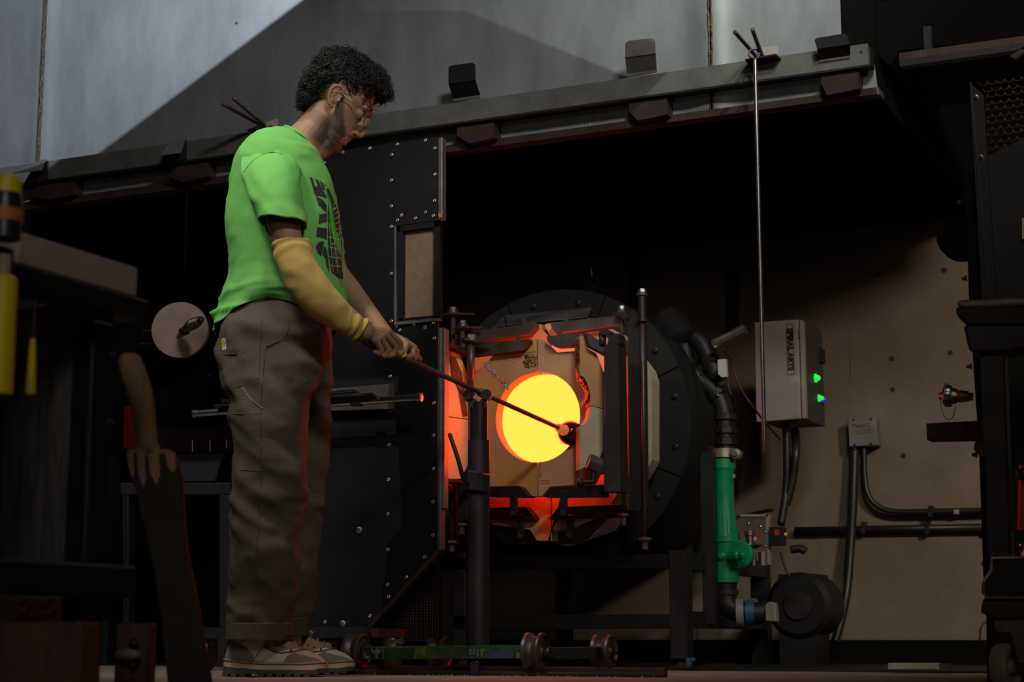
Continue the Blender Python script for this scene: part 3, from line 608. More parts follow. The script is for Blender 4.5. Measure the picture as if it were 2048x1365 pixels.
# side face faces +x: lamps sit on it
xs = q0.x+.01
for (px, py, m_, r) in ((1630, 757, 'led', .011), (1637, 797, 'led', .009), (1644, 801, 'blueled', .006)):
    q = atP(px, py, V((xs, 0, 0)), V((1, 0, 0)))
    b = new_bm(); lathe(b, q, (1, 0, 0), [(0, r*1.5), (.006, r*1.5), (.006, r), (.014, r), (.020, r*.5)], 16); obj('indicator_lamp', b, m_, eb, True, label='lit green indicator lamp' if m_ == 'led' else 'lit blue indicator lamp')
q = atP(1640, 712, V((xs, 0, 0)), V((1, 0, 0))); b = new_bm(); box(b, q-V((0, .03, .025)), q+V((.012, .03, .025))); obj('side_switch', b, 'ink', eb)
b = new_bm(); q = atY(1573, 846, YE+.1); lathe(b, q, (0, 0, -1), [(0, .012), (.02, .012), (.022, .016), (.05, .016)], 12); obj('cable_gland', b, 'steel', eb, autos=True)
t = thing('box_cable', 'black cable hanging below the grey control box', 'cable', atY(1575, 1000, 6.0))
b = new_bm(); tube(b, bez([atY(1573, 862, YE+.1), atY(1574, 930, YE+.1), atY(1572, 985, YE+.1), atY(1562, 1050, YE+.05)], 8), .014, 10); obj('cable_run', b, 'cable', t, True)
b = new_bm(); tube(b, bez([atY(1590, 862, YE+.2), atY(1592, 900, YE+.1), atY(1585, 960, YE+.1), atY(1572, 1010, YE+.1)], 8), .016, 10); obj('cable_run', b, 'cable', t, True)
# junction box with flex conduits
jb = thing('junction_box', 'small grey junction box with scribbled marker writing on the back wall', 'junction box', atY(1725, 893, YW))
b = slab([(1695, 838), (1752, 835), (1755, 891), (1698, 894)], YW-.07, .065); bevel(b, .003); obj('cover', b, mat('junction_grey', (.17, .165, .155), .6, 0, .3, 12), jb)
for x, y in ((1707, 840), (1742, 839), (1742, 888), (1709, 890)):
    b = new_bm(); lathe(b, atY(x, y, YW-.071), (0, -1, 0), [(0, .005), (.003, .004)], 10); obj('cover_screw', b, 'steel', jb)
text('Panel C', .023, 'ink', jb, atY(1723, 852, YW-.071), (1, 0, -.0), (0, 0, 1), 'marker_writing', .0005)
b = new_bm()
for yy in (862, 868):
    tube(b, bez([atY(1708+5*k, yy-.12*5*k+(3 if k % 2 else -1), YW-.071) for k in range(9)], 3), .0008, 4)
obj('marker_scribble', b, 'ink', jb)
b = new_bm(); lathe(b, atY(1709, 896, YW-.04), (0, 0, -1), [(0, .010), (.012, .010), (.013, .014), (.02, .014)], 10); obj('cable_gland', b, 'brass', jb, autos=True)
t = thing('flexible_conduit', 'thick black flexible conduit dropping from junction box to the floor', 'conduit', V((atY(1680, 1280, 6.4).x, 6.4, 0)))
b = new_bm(); cv = bez([atY(1709, 900, YW-.04), atY(1707, 980, YW-.05), atY(1702, 1080, YW-.06), atY(1694, 1180, YW-.09), atY(1682, 1240, YW-.14), atY(1670, 1285, YW-.18)], 10)
tube(b, cv, [.0165+.0012*(k % 2) for k in range(len(cv))], 12); obj('conduit_run', b, 'cable', t, True)
t = thing('curved_conduit', 'black conduit curving from junction box right along the wall', 'conduit', atY(1800, 1020, YW-.03))
b = new_bm(); tube(b, bez([atY(1728, 895, YW-.04), atY(1729, 950, YW-.04), atY(1736, 990, YW-.04), atY(1757, 1014, YW-.04), atY(1790, 1024, YW-.04), atY(1860, 1024, YW-.04), atY(2000, 1021, YW-.04)], 8), .0115, 12); obj('conduit_run', b, 'cable', t, True)
b = slab([(1907, 1020), (1918, 1019), (1918, 1029), (1907, 1029)], YW-.052, .02); obj('coupling', b, 'boxgrey', t)
b = slab([(1856, 1012), (1864, 1012), (1865, 1034), (1855, 1034)], YW-.056, .05); obj('strap', b, 'cable', t)
t = thing('straight_conduit', 'black horizontal conduit running low along the back wall', 'conduit', atY(1780, 1060, YW-.03))
b = new_bm(); tube(b, [atY(1590, 1062, YW-.03), atY(2000, 1055, YW-.03)], .014, 12); obj('conduit_run', b, 'cable', t, True)
for x in (1722, 1850): b = slab([(x, 1044), (x+8, 1044), (x+9, 1068), (x-1, 1068)], YW-.046, .04); obj('strap', b, 'cable', t)
# ================================================================ rolling heat shield
YS = 4.70
sh = thing('heat_shield', 'tall black riveted sheet metal heat shield with square window behind the man', 'heat shield', V((atY(760, 1250, YS).x, YS, 0)))
# panel with a window notch on the right side
outl = [(640, 340), (653, 306), (686, 301), (740, 293), (876, 275), (875, 441), (789, 452), (788, 650), (875, 640), (874, 1100), (735, 1256), (520, 1258), (520, 345)]
b = slab(outl, YS, .012); obj('panel', b, 'blackpanel', sh)
b = slab([(876, 275), (884, 274), (884, 437), (876, 440)], YS-.006, .03); bevel(b, .002); obj('edge_angle', b, 'alu', sh)
b = slab([(875, 655), (882, 656), (882, 1100), (874, 1102)], YS-.006, .03); bevel(b, .002); obj('edge_angle', b, 'alu', sh)
b = slab([(882, 654), (890, 657), (888, 1018), (881, 1017)], YS-.004, .03); bevel(b, .002); obj('edge_strip', b, 'alu', sh)
b = slab([(874, 1100), (881, 1102), (742, 1256), (733, 1256)], YS-.006, .03); obj('edge_angle', b, 'rust', sh)
b = slab([(876, 426), (883, 429), (883, 436), (877, 433)], YS-.01, .003); obj('orange_tag', b, 'orange', sh, label='small orange tag')
# window
b = slab([(789, 449), (880, 437), (879, 446), (797, 456), (797, 648), (788, 651)], YS+.012, .004); obj('window_bezel', b, 'black', sh)
b = slab([(788, 452), (792, 452), (793, 644), (880, 636), (880, 641), (788, 651)], YS-.008, .006); obj('window_trim', b, 'galv2', sh)
for q in ([(793, 452), (806, 451), (805, 645), (793, 646)], [(868, 443), (880, 441), (880, 640), (867, 641)], [(793, 452), (880, 441), (880, 453), (793, 464)], [(793, 638), (880, 630), (880, 640), (793, 648)]):
    b = slab(q, YS+.002, .02); obj('window_frame', b, 'blackpanel', sh)
b = slab([(800, 458), (874, 448), (874, 636), (800, 644)], YS+.018, .005); obj('window_board', b, 'tan', sh)
riv = [(649, 326), (686, 302+3), (740, 297), (795, 289), (851, 281), (870, 297), (870, 349), (869, 402), (784, 310), (783, 361), (783, 413), (803, 431), (795, 441), (831, 437), (851, 425), (867, 432), (783, 454), (783, 548), (783, 643), (793, 653), (800, 661), (829, 649), (850, 656), (867, 646), (869, 677), (868, 806), (867, 872), (867, 938), (866, 1004), (866, 1071), (780, 753), (779, 822), (778, 890), (777, 960), (776, 1029), (776, 1100), (775, 1170), (777, 1194), (849, 1115), (813, 1155), (740, 1233), (560, 1100), (650, 1245)]
r0 = None
for i, (x, y) in enumerate(riv):
    q = atY(x, y, YS-.0005)
    if r0 is None:
        b = new_bm(); lathe(b, V((0, 0, 0)), (0, -1, 0), [(0, .0062), (.0015, .0062), (.003, .0045), (.0032, .0026), (.0018, .0022)], 14); r0 = obj('rivet', b, 'rivet', sh, True); me = r0.data
        b = new_bm(); lathe(b, V((0, -.0019, 0)), (0, -1, 0), [(0, .0022), (.0002, .0001)], 8); h0 = obj('rivet_core', b, 'rivethole', sh); hm = h0.data
        base = r0.location.copy(); r0.location = base+q; h0.parent = r0; h0.location = (0, 0, 0)
    else:
        r = bpy.data.objects.new('rivet', me); C.objects.link(r); r.parent = sh; r.location = base+q
        h = bpy.data.objects.new('rivet_core', hm); C.objects.link(h); h.parent = r
for x, y, r in ((720, 1061, .011), (687, 1248, .011)):
    b = new_bm(); lathe(b, atY(x, y, YS), (0, -1, 0), [(0, r), (.007, r), (.009, r*.6)], 6); obj('hex_bolt', b, 'rivet', sh)
# cart frame under the shield, casters
b = slab([(400, 1257), (733, 1254), (736, 1268), (736, 1276), (400, 1278)], YS-.03, .07); obj('base_beam', b, 'steel', sh)
b = slab([(736, 1257), (795, 1259), (795, 1276), (736, 1276)], YS-.01, .05); obj('base_block', b, mat('dark_red_paint', (.10, .012, .01), .6), sh, label='dark red painted block')
for x in (660, 787, 415):
    q = atY(x, 1290, YS+.02)
    b = new_bm(); lathe(b, V((q.x, q.y, .055)), (1, .25, 0), [(-.018, .02), (-.018, .05), (-.012, .054), (.012, .054), (.018, .05), (.018, .02)], 24); obj('caster_wheel', b, 'steel2', sh, autos=True)
    b = new_bm(); box(b, (q.x-.035, q.y-.03, .108), (q.x+.035, q.y+.03, atY(x, 1277, YS).z-.0)) if False else lathe(b, V((q.x, q.y, atY(x, 1276, YS+.02).z)), (0, 0, -1), [(0, .03), (.012, .034), (.018, .034), (.02, .024), (.026, .024)], 18); obj('caster_swivel', b, 'chrome_dull', sh, autos=True)
# wire mesh guard behind, lower right
mg = thing('mesh_guard', 'square wire mesh guard below the slanted edge of the heat shield', 'mesh guard', atY(820, 1280, YS+.12))
ym = YS+.12; a = atY(735, 1105, ym); c = atY(882, 1282, ym)
b = slab([(735, 1100), (877, 1100), (877, 1188), (735, 1188)], ym+.01, .004); obj('back_sheet', b, 'black', mg)
b = slab([(725, 1150), (882, 1100), (882, 1284), (725, 1284)], ym+.05, .004); obj('mesh_shade_backing', b, 'blackwall', mg)  # black sheet added so the space seen through the mesh stays dark
b = new_bm(); zt_ = atY(800, 1188, ym).z; x0, x1 = atY(730, 1200, ym).x, atY(877, 1200, ym).x; z0 = atY(800, 1282, ym).z
nx = 27; nz = 17
for k in range(nx+1):
    x = x0+(x1-x0)*k/nx; tube(b, [V((x, ym, z0)), V((x, ym, zt_))], .0009, 4)
for k in range(nz+1):
    z = z0+(zt_-z0)*k/nz; tube(b, [V((x0, ym-.001, z)), V((x1, ym-.001, z))], .0009, 4)
obj('wire_mesh', b, 'steel2', mg, kind='stuff')
b = new_bm(); xx = atY(886, 1000, ym).x
for k in range(70):
    z = atY(886, 1100, ym).z+k*.006; tube(b, [V((xx-.012, ym, z)), V((xx+.014, ym, z))], .0008, 4)
for k in range(5): tube(b, [V((xx-.012+k*.0065, ym, atY(886, 1100, ym).z)), V((xx-.012+k*.0065, ym, atY(886, 1100, ym).z+.42))], .0008, 4)
obj('wire_mesh', b, 'steel', mg, kind='stuff')

# ================================================================ rolling pipe rest on floor rails
YP = 4.44
ax_ = V((1, 0, 0))
cart = thing('pipe_rest_cart', 'rail cart with graffiti-painted beam, steel wheels and upright pipe rest', 'cart', V((atY(955, 1300, YP).x, YP, 0)))
P0 = atD(741, 686, 4.62); P1 = atY(1130, 862, 5.06)
pd = (P1-P0).normalized()
# pole under the blowpipe: solve px = 958
lo, hi = 0, 1
for _ in range(40):
    m_ = (lo+hi)/2; q = P0.lerp(P1, m_); rel = q-CAM; px = 1024+F*rel.dot(R_)/rel.dot(FW)
    lo, hi = (m_, hi) if px < 958 else (lo, m_)
PR = P0.lerp(P1, lo); yq = PR.y
def Zp(py): return atY(957, py, yq).z
b = new_bm(); lathe(b, V((PR.x, PR.y, 0)), Z, [(.06, .0325), (Zp(882), .0325), (Zp(881), .026)], 28); obj('outer_tube', b, 'steel', cart, autos=True)
b = new_bm(); lathe(b, V((PR.x, PR.y, 0)), Z, [(Zp(884), .026), (Zp(808), .026), (Zp(806), .020)], 28); obj('inner_tube', b, 'black', cart, autos=True)
b = slab([(934, 940), (966, 946), (964, 985), (930, 980)], yq-.045, .05); bevel(b, .004); obj('clamp_block', b, 'steel', cart)
b = new_bm(); tube(b, bez([atY(899, 868, yq-.07), atY(915, 915, yq-.07), atY(926, 955, yq-.06), atY(938, 970, yq-.04)], 6), .0065, 10); obj('locking_lever', b, 'black', cart, True)
# fork: two bearings on a V bracket
b = new_bm(); w_ = PR-Z*.02
side = R_
prism(b, [w_+side*-.065+Z*.03-FH*.02, w_+side*-.02-Z*.03-FH*.02, w_+side*.02-Z*.03-FH*.02, w_+side*.03+Z*.02-FH*.02, w_+side*.0-Z*.012-FH*.02], FH*.04); obj('fork_plate', b, 'black', cart)
for sx in (-.03, .022):
    b = new_bm(); lathe(b, PR+side*sx-Z*.012-FH*.03, FH+R_*.2, [(0, .008), (.0, .016), (.014, .016), (.014, .008)], 16); obj('bearing', b, 'black', cart, autos=True)
# beams
zc = lambda y: atY(900, y, YP).z
b = slab([(722, 1294), (1052, 1291), (1052, 1318), (722, 1321)], YP-.02, .045); bevel(b, .002)
gm = mat('graffiti_paint', (.05, .11, .01), .6, 0, 0, 14, .1, 50)
nt = gm.node_tree; rp = [x for x in nt.nodes if x.type == 'VALTORGB'][0]; cr = rp.color_ramp; cr.interpolation = 'CONSTANT'
cr.elements[0].position = 0; cr.elements[0].color = (.015, .02, .03, 1); cr.elements[1].position = .36; cr.elements[1].color = (.012, .05, .018, 1)
for p_, c_ in ((.44, (.02, .09, .015, 1)), (.52, (.10, .14, .01, 1)), (.58, (.16, .05, .04, 1)), (.62, (.12, .12, .16, 1)), (.68, (.05, .04, .10, 1))):
    e = cr.elements.new(p_); e.color = c_
[x for x in nt.nodes if x.type == 'TEX_NOISE'][0].inputs['Scale'].default_value = 7
beam = obj('graffiti_beam', b, gm, cart, label='beam covered in coloured graffiti')
# painted motifs on the beam: white skull-like face, green marks, block letters
def motif(polys, mt, name='painted_motif'):
    b = new_bm()
    for q in polys: prism(b, [atY(x, y, YP-.0215) for x, y in q], (0, .001, 0))
    obj(name, b, mt, beam)
motif([[(726, 1297), (764, 1297), (764, 1319), (726, 1320)]], 'ink', 'black_patch')
def motif2(polys, mt, name='painted_motif'):
    b = new_bm()
    for q in polys: prism(b, [atY(x, y, YP-.0225) for x, y in q], (0, .001, 0))
    obj(name, b, mt, beam)
wh = mat('worn_white_paint', (.18, .17, .18), .7, 0, .3, 60); lg = mat('lime_paint', (.12, .24, .015), .6, 0, .2, 60)
motif2([[(741, 1299), (744, 1297), (748, 1303), (752, 1297), (757, 1298), (763, 1300), (760, 1308), (752, 1311), (744, 1307)], [(729, 1303), (732, 1311), (727, 1312)]], wh)
motif2([[(728, 1312), (739, 1313), (738, 1318), (729, 1318)], [(750, 1312), (755, 1311), (756, 1319), (752, 1319)]], lg)
motif2([[(938, 1298), (943, 1298), (943, 1306), (946, 1306), (946, 1298), (950, 1298), (949, 1311), (938, 1311)], [(953, 1298), (957, 1298), (957, 1315), (953, 1315)], [(960, 1300), (968, 1298), (971, 1302), (966, 1306), (966, 1315), (962, 1315)]], wh, 'painted_letters')
motif2([[(768, 1297), (830, 1297), (826, 1318), (768, 1318)]], mat('green_paint', (.015, .07, .018), .6, 0, .5, 30)); motif2([[(1033, 1306), (1046, 1306), (1046, 1317), (1033, 1317)]], wh); motif2([[(852, 1297), (932, 1297), (932, 1318), (856, 1318)]], mat('yellow_green_paint', (.075, .095, .008), .6, 0, .6, 40))
motif2([[(975, 1303), (1028, 1301), (1026, 1317), (975, 1318)]], mat('violet_red_paint', (.08, .035, .04), .6, 0, .6, 40, col2=(.05, .05, .14)))
b = slab([(1096, 1296), (1192, 1294), (1192, 1319), (1096, 1321)], YP+.02, .04); bevel(b, .002); obj('rear_beam', b, 'black', cart)
def wheel(px, pz0, pz1, y):
    """grooved wheel pair of flanges; pz0 top px, pz1 bottom px of the visible wheel"""
    a = atY(px, pz0, y); c = atY(px, pz1, y); r = (a.z-c.z)/2; ctr = V((a.x, y, (a.z+c.z)/2))
    b = new_bm(); axd = V((.72, -.69, 0)).normalized()
    axd = V((1, -.0, 0)); axd = (R_*.92-FH*.38).normalized()
    lathe(b, ctr, axd, [(-.032, r*.30), (-.030, r*.86), (-.026, r), (-.016, r), (-.010, r*.88), (.0, r*.80), (.010, r*.88), (.016, r), (.022, r), (.026, r*.90), (.018, r*.80), (.016, r*.45), (.022, r*.32), (.026, r*.30)], 40)
    wo = obj('wheel', b, 'steel2', cart, autos=True)
    b = new_bm(); lathe(b, ctr+axd*.02, axd, [(0, r*.30), (.010, r*.30), (.011, r*.16), (.020, r*.15)], 12); obj('hub', b, 'steel', wo, autos=True) if False else obj('hub', b, 'steel', cart, autos=True)
wheel(1072, 1266, 1343, YP-.0); wheel(1208, 1270, 1338, YP+.1); wheel(714, 1268, 1340, YP+.03); wheel(880, 1273, 1337, YP+.45)
for q0, q1, rr_ in ((atY(722, 1300, YP+.03), atY(740, 1300, YP+.0), .014), (atY(1052, 1305, YP), atY(1100, 1305, YP), .012)):
    b = new_bm(); tube(b, [q0, q1], rr_, 12); obj('axle', b, 'steel2', cart, autos=True)
# floor rails and stop
tr = thing('floor_rail', 'pair of rusty steel floor rails under the wheeled cart', 'rail', V((atY(950, 1340, YP).x, YP, 0)))
for yy, h in ((YP-.02, .012), (YP+.30, .02)):
    b = new_bm(); box(b, (-2.9, yy, 0), (atY(1330, 1338, yy).x, yy+.022, h)); bevel(b, .003); obj('rail_bar', b, 'rust', tr)
b = slab([(940, 1350), (940, 1328), (943, 1324), (951, 1323), (956, 1327), (957, 1350)], YP-.10, .012); 
for v in b.verts: v.co.z = max(v.co.z, 0)
tag(obj('rail_stop', b, 'steel', None), 'small round-topped steel stop standing in front of the graffiti beam', 'stop')
# glass crumbs
b = new_bm(); random.seed(3)
for k in range(55):
    q = V((random.uniform(atY(760, 1340, YP).x, atY(1340, 1340, YP).x), YP+random.uniform(-.13, -.03), .002)); sph(b, q, random.uniform(.0008, .0026), 5, 4)
tag(obj('glass_crumbs', b, 'crust', None, kind='stuff'), 'scattered pale crumbs along the front floor rail', 'crumbs')
b = new_bm(); q = atY(1378, 1340, 5.3); sph(b, q+Z*.02, (.012, .01, .018), 8, 6); sph(b, q+Z*.03+V((.012, 0, 0)), (.012, .008, .008), 8, 6)
bevel(b, .001) if 0 else None
tag(obj('blue_rag', b, mat('blue_rag', (.05, .10, .22), .8), None, True), 'tiny blue scrap on the floor beside the furnace stand foot', 'scrap')
b = slab([(1776, 1328), (1901, 1328), (1901, 1339), (1776, 1340)], 5.25, .03); dz = min(v.co.z for v in b.verts)
for v in b.verts: v.co.z -= dz-.0005 if False else dz
t = thing('wood_stick', 'pale wooden stick lying on the floor at the base of the wall, lower right', 'stick', atY(1838, 1340, 5.2))
b = slab(rect(1776, 1327, 1878, 1339), 5.24, .03); obj('clean_end', b, 'palewood', t); b = slab(rect(1878, 1328, 1901, 1339), 5.24, .03); obj('dark_end', b, 'boxdark', t)

# ================================================================ blowpipe with gather
bpi = thing('blowpipe', 'copper-brown blowpipe held by the man with molten glass at its tip', 'blowpipe', P0)
b = new_bm(); tube(b, [P0+pd*.01, P0+pd*.35, P0+pd*.36, P1-pd*.02], [.0085, .0085, .0072, .0072], 16); obj('tube', b, 'pipe', bpi, autos=True)
b = new_bm(); lathe(b, P0-pd*.03, pd, [(0, .006), (.004, .0125), (.06, .0125), (.07, .009)], 16); obj('grip_end', b, 'black', bpi, autos=True)
q = PR+pd*.035; b = new_bm(); lathe(b, q-pd*.03, pd, [(0, .010), (0, .014), (.05, .014), (.055, .010)], 8); obj('rest_sleeve', b, 'pipe', bpi, autos=True)
b = new_bm(); lathe(b, P1-pd*.045, pd, [(0, .009), (.004, .013), (.012, .012), (.018, .016), (.03, .014), (.04, .018), (.05, .010)], 16); obj('hot_collar', b, 'collar', bpi, autos=True, label='glowing orange collar')
b = new_bm(); sph(b, P1+pd*.035, (.042, .042, .040), 28, 20); obj('glass_gather', b, 'gather', bpi, True, label='dark molten glass gather')
# ================================================================ things behind the man, left
ym = 4.60
t = thing('pipe_rail_shelf', 'polished steel pipe on a bracket plate beside the heat shield', 'pipe', atY(600, 820, ym))
a = atY(388, 828, ym); c = atY(843, 795, ym); dd = (c-a).normalized()
b = new_bm(); lathe(b, a, dd, [(0, .0115), (0, .0135), (.012, .0135), (.013, .011), ((c-a).length-.013, .011), ((c-a).length-.012, .0135), ((c-a).length, .0135), ((c-a).length+.001, .010)], 24); obj('pipe_tube', b, 'chrome', t, autos=True)
b = slab([(655, 779), (786, 767), (787, 818), (655, 822)], ym+.07, .006); obj('back_plate', b, mat('brown_plate', (.10, .075, .055), .6, .2, .2, 20), t)
b = new_bm(); prism(b, [atY(640, 791, ym-.03), atY(745, 786, ym-.03), atY(757, 795, ym+.0), atY(700, 803, ym-.0), atY(640, 806, ym-.0)], (0, 0, -.008)); prism(b, [atY(428, 810, ym-.03), atY(640, 791, ym-.03), atY(640, 806, ym), atY(440, 815, ym)], (0, 0, -.006)); obj('bracket_plate', b, 'steel', t)
b = slab([(440, 800), (705, 779), (715, 784), (445, 806)], ym+.04, .02); obj('upper_bar', b, 'black', t)
b = slab([(700, 795), (720, 793), (720, 812), (700, 812)], ym-.01, .02); obj('saddle', b, 'black', t)
# round plug door with spring handle
yk = 5.3
t = thing('kiln_plug', 'round pale kiln door plug with a coiled spring handle, left of the man', 'plug', atY(360, 660, yk))
k0 = atY(360, 660, yk); rk = (atY(407, 660, yk)-k0).length
b = new_bm(); lathe(b, k0, -FH, [(-.05, rk*.95), (0, rk), (.004, rk*.99)], 48); obj('disc', b, mat('plug_ceramic', (.48, .35, .29), .85, 0, .25, 14, .1), t, autos=True)
h0_ = atY(362, 662, yk-.03); h1_ = atY(402, 640, yk-.16)
b = new_bm(); tube(b, [h0_+V((0, .05, 0)), h0_, h0_.lerp(h1_, .25)], .010, 10); obj('handle_stem', b, 'black', t)
b = new_bm(); N = 150; ax = (h1_-h0_); u_, v_ = frame(ax)
tube(b, [h0_+ax*(.28+.68*k/N)+(u_*math.cos(k*2*PI/10)+v_*math.sin(k*2*PI/10))*(.012+.008*math.sin(PI*k/N)) for k in range(N+1)], .0024, 6); obj('spring_grip', b, 'chrome_dull', t, True)
b = new_bm(); sph(b, h1_, .012, 12, 8); obj('end_cap', b, 'steel', t, True)
t = thing('kiln', 'dark steel kiln body behind the round plug', 'kiln', V((atY(360, 800, 5.5).x, 5.5, 0)))
b = new_bm(); q0 = atY(236, 560, 5.5); q1 = atY(455, 900, 5.5); box(b, (q0.x, 5.45, q1.z), (q1.x+.25, 6.1, q0.z)); bevel(b, .01); obj('housing', b, 'blackwall', t)
for lx_ in (q0.x+.03, q1.x+.2):
    for ly_ in (5.48, 6.05):
        b = new_bm(); box(b, (lx_-.02, ly_-.02, 0), (lx_+.02, ly_+.02, q1.z+.01)); obj('kiln_leg', b, 'black', t)
b = slab([(-60, 880), (470, 880), (470, 1322), (-60, 1322)], 5.62, .02); obj('wall_shade_panel', b, 'blackwall', t)  # black panel added to keep the wall below the kiln dark
b = slab([(310, 860), (470, 850), (470, 902), (310, 905)], 5.43, .02); obj('rust_panel', b, mat('dark_oxide', (.014, .005, .004), .7, 0, .3, 9), t)
for x, y in ((412, 752), (310, 700), (305, 725)):
    b = new_bm(); tube(b, [atY(x-10, y, 5.4), atY(x+10, y, 5.36)], .006, 8); obj('latch', b, 'steel', t, True)
b = new_bm(); tube(b, [atY(286, 662, 5.35), atY(316, 662, 5.35)], .004, 8); tube(b, [atY(280, 688, 5.35), atY(316, 688, 5.35)], .004, 8); obj('side_rods', b, 'chrome_dull', t)
# small steel cart behind
yt = 4.9
t = thing('steel_stand', 'dark square-tube stand with a tray behind the man\'s legs', 'stand', V((atY(420, 1250, yt).x, yt, 0)))
def tbar(x0, y0, x1, y1, yy, d, mt='steel', nm='frame_beam'):
    b = slab(rect(x0, y0, x1, y1), yy, d); bevel(b, .003); return obj(nm, b, mt, t)
tbar(240, 966, 460, 990, yt, .05); tbar(438, 990, 461, 1256, yt, .04, nm='frame_leg'); tbar(244, 990, 256, 1256, yt, .04, 'black', 'frame_leg'); tbar(400, 1256, 640, 1276, yt, .05)
q = atY(445, 1260, yt); b = new_bm(); box(b, (q.x-.02, yt, .006), (q.x+.02, yt+.04, q.z)); obj('frame_leg', b, 'steel', t)
b = slab([(355, 911), (362, 908), (446, 908), (428, 963), (355, 963)], yt+.02, .004); obj('tray_side', b, 'steel', t)
b = new_bm(); prism(b, [atY(446, 908, yt+.02), atY(452, 896, yt+.1), atY(462, 962, yt+.1), atY(428, 963, yt+.02)], (.004, .003, 0)); obj('tray_end', b, 'black', t)
# pegs on the tray
for x in (385, 420, 453):
    b = new_bm(); tube(b, [atY(x, 880, yt+.3), atY(x, 905, yt+.3)], .0025, 6); obj('peg', b, 'chrome_dull', t)
tag(obj('red_bar', slab([(248, 815), (256, 812), (258, 896), (247, 898)], 5.40, .06), mat('dull_red', (.16, .008, .006), .6), None), 'thin red upright bar beside the blurred wooden paddle', 'bar')
t = thing('metal_canister', 'small shiny canister under the stand behind the wooden paddle', 'canister', atZ(412, 1320, 0)+FH*0)
q = atY(408, 1300, 4.9); b = new_bm(); lathe(b, V((q.x, q.y, 0)), Z, [(.006, .03), (.09, .035), (.115, .034), (.12, .026), (.121, .002)], 20); obj('canister_body', b, 'chrome_dull', t, autos=True)
t['label'] = 'small shiny canister under the stand behind the wooden paddle'; t.location = (q.x, q.y, 0); ORG[t.name] = V(t.location)
for o in t.children: o.location = -V(t.location)

# ================================================================ foreground left bench
yb = 2.14
t = thing('workbench', 'dark steel workbench with thick brown slab end in the left foreground', 'workbench', V((atY(150, 1200, yb).x, yb, 0)))
a = atD(38, 462, 2.30); al = atD(38, 528, 2.30); xb = a.x
def atX(px, py, x): return atP(px, py, V((x, 0, 0)), V((1, 0, 0)))
e = atX(277, 535, xb)
b = new_bm(); box(b, (xb-.75, a.y, al.z), (xb, e.y, a.z)); bevel(b, .003); obj('bench_top', b, 'bench', t)
fz0 = atX(277, 640, xb-.0).z
b = new_bm(); box(b, (xb-.05, a.y-.02, fz0), (xb+.01, e.y+.02, al.z-.002)); bevel(b, .004); obj('side_rail', b, 'black', t)
b = new_bm(); box(b, (xb-.045, a.y-.05, 0.0), (xb+.0, a.y-.005, al.z+.02)); bevel(b, .004); obj('bench_leg', b, 'black', t)
b = new_bm(); q = atX(228, 700, xb); box(b, (xb-.095, e.y-.03, 0), (xb-.055, e.y+.02, fz0)); bevel(b, .004); obj('bench_leg', b, 'black', t)
# front rails under the top and the sheet side
q = atX(30, 1118, xb); q2 = atX(30, 1190, xb)
b = new_bm(); box(b, (xb-.04, a.y-.05, q2.z), (xb+.004, e.y+.02, q.z)); bevel(b, .005); obj('lower_rail', b, 'black', t)
b = new_bm(); box(b, (xb-.75, e.y-.02, q2.z), (xb-.09, e.y+.0, fz0+.02)); obj('back_sheet', b, mat('dripped_sheet', (.20, .20, .21), .6, .1, .55, 5, 0, 60, stretch=(9, 9, 1.1), col2=(.06, .06, .065)), t)
for z_ in (.42, .52):
    b = new_bm(); sph(b, V((xb-.02, e.y-.03, z_)), .006); obj('bolt_head', b, 'steel', t, True)
# clutter round the bench leg
yy = 2.0
t = thing('navy_bottle', 'dark navy bottle with yellow cap and orange label at the left edge', 'bottle', atD(12, 470, 2.05))
q = atD(8, 470, 2.12); zl = lambda y: atD(8, y, 2.12).z
b = new_bm(); lathe(b, V((q.x, q.y, 0)), Z, [(zl(480), .019), (zl(478), .021), (zl(400), .021), (zl(386), .019)], 28); obj('bottle_body', b, 'bluebottle', t, autos=True)
b = new_bm(); lathe(b, V((q.x, q.y, 0)), Z, [(zl(388), .0195), (zl(360), .0185), (zl(355), .015), (zl(354), .001)], 28); obj('cap', b, 'yellow', t, autos=True)
b = new_bm(); lathe(b, V((q.x, q.y, 0)), Z, [(zl(446), .0195), (zl(445), .0225), (zl(420), .0225), (zl(419), .0195)], 28); obj('label_band', b, 'orange', t, autos=True)
t = thing('yellow_tube', 'bright yellow cylinder hanging at the far left edge below the bottle', 'tube', atD(0, 780, 2.1))
q = atD(-4, 780, 2.08); zl = lambda y: atD(-4, y, 2.08).z
b = new_bm(); lathe(b, V((q.x, q.y, 0)), Z, [(zl(790), .012), (zl(788), .017), (zl(558), .017), (zl(552), .012)], 24); obj('tube_body', b, 'yellow', t, autos=True)
b = new_bm(); lathe(b, V((q.x, q.y, 0)), Z, [(zl(552), .008), (zl(510), .008)], 16); obj('tube_neck', b, 'palewood', t, autos=True)
t = thing('hanging_tool', 'slim tapered yellow tool handle hanging beside the bench leg', 'tool', atD(62, 780, 2.2))
q = atX(61, 780, xb+.025); q.y = atX(61, 780, xb+.025).y
zl = lambda y: atP(61, y, q, FH).z
b = new_bm(); lathe(b, V((q.x, q.y, 0)), Z, [(zl(790), .0065), (zl(788), .0075), (zl(680), .004), (zl(678), .003)], 16); obj('handle_grip', b, 'yellow', t, autos=True)
b = new_bm(); lathe(b, V((q.x, q.y, 0)), Z, [(zl(679), .003), (zl(650), .0025), (zl(600), .002)], 12); obj('shaft', b, 'steel', t)
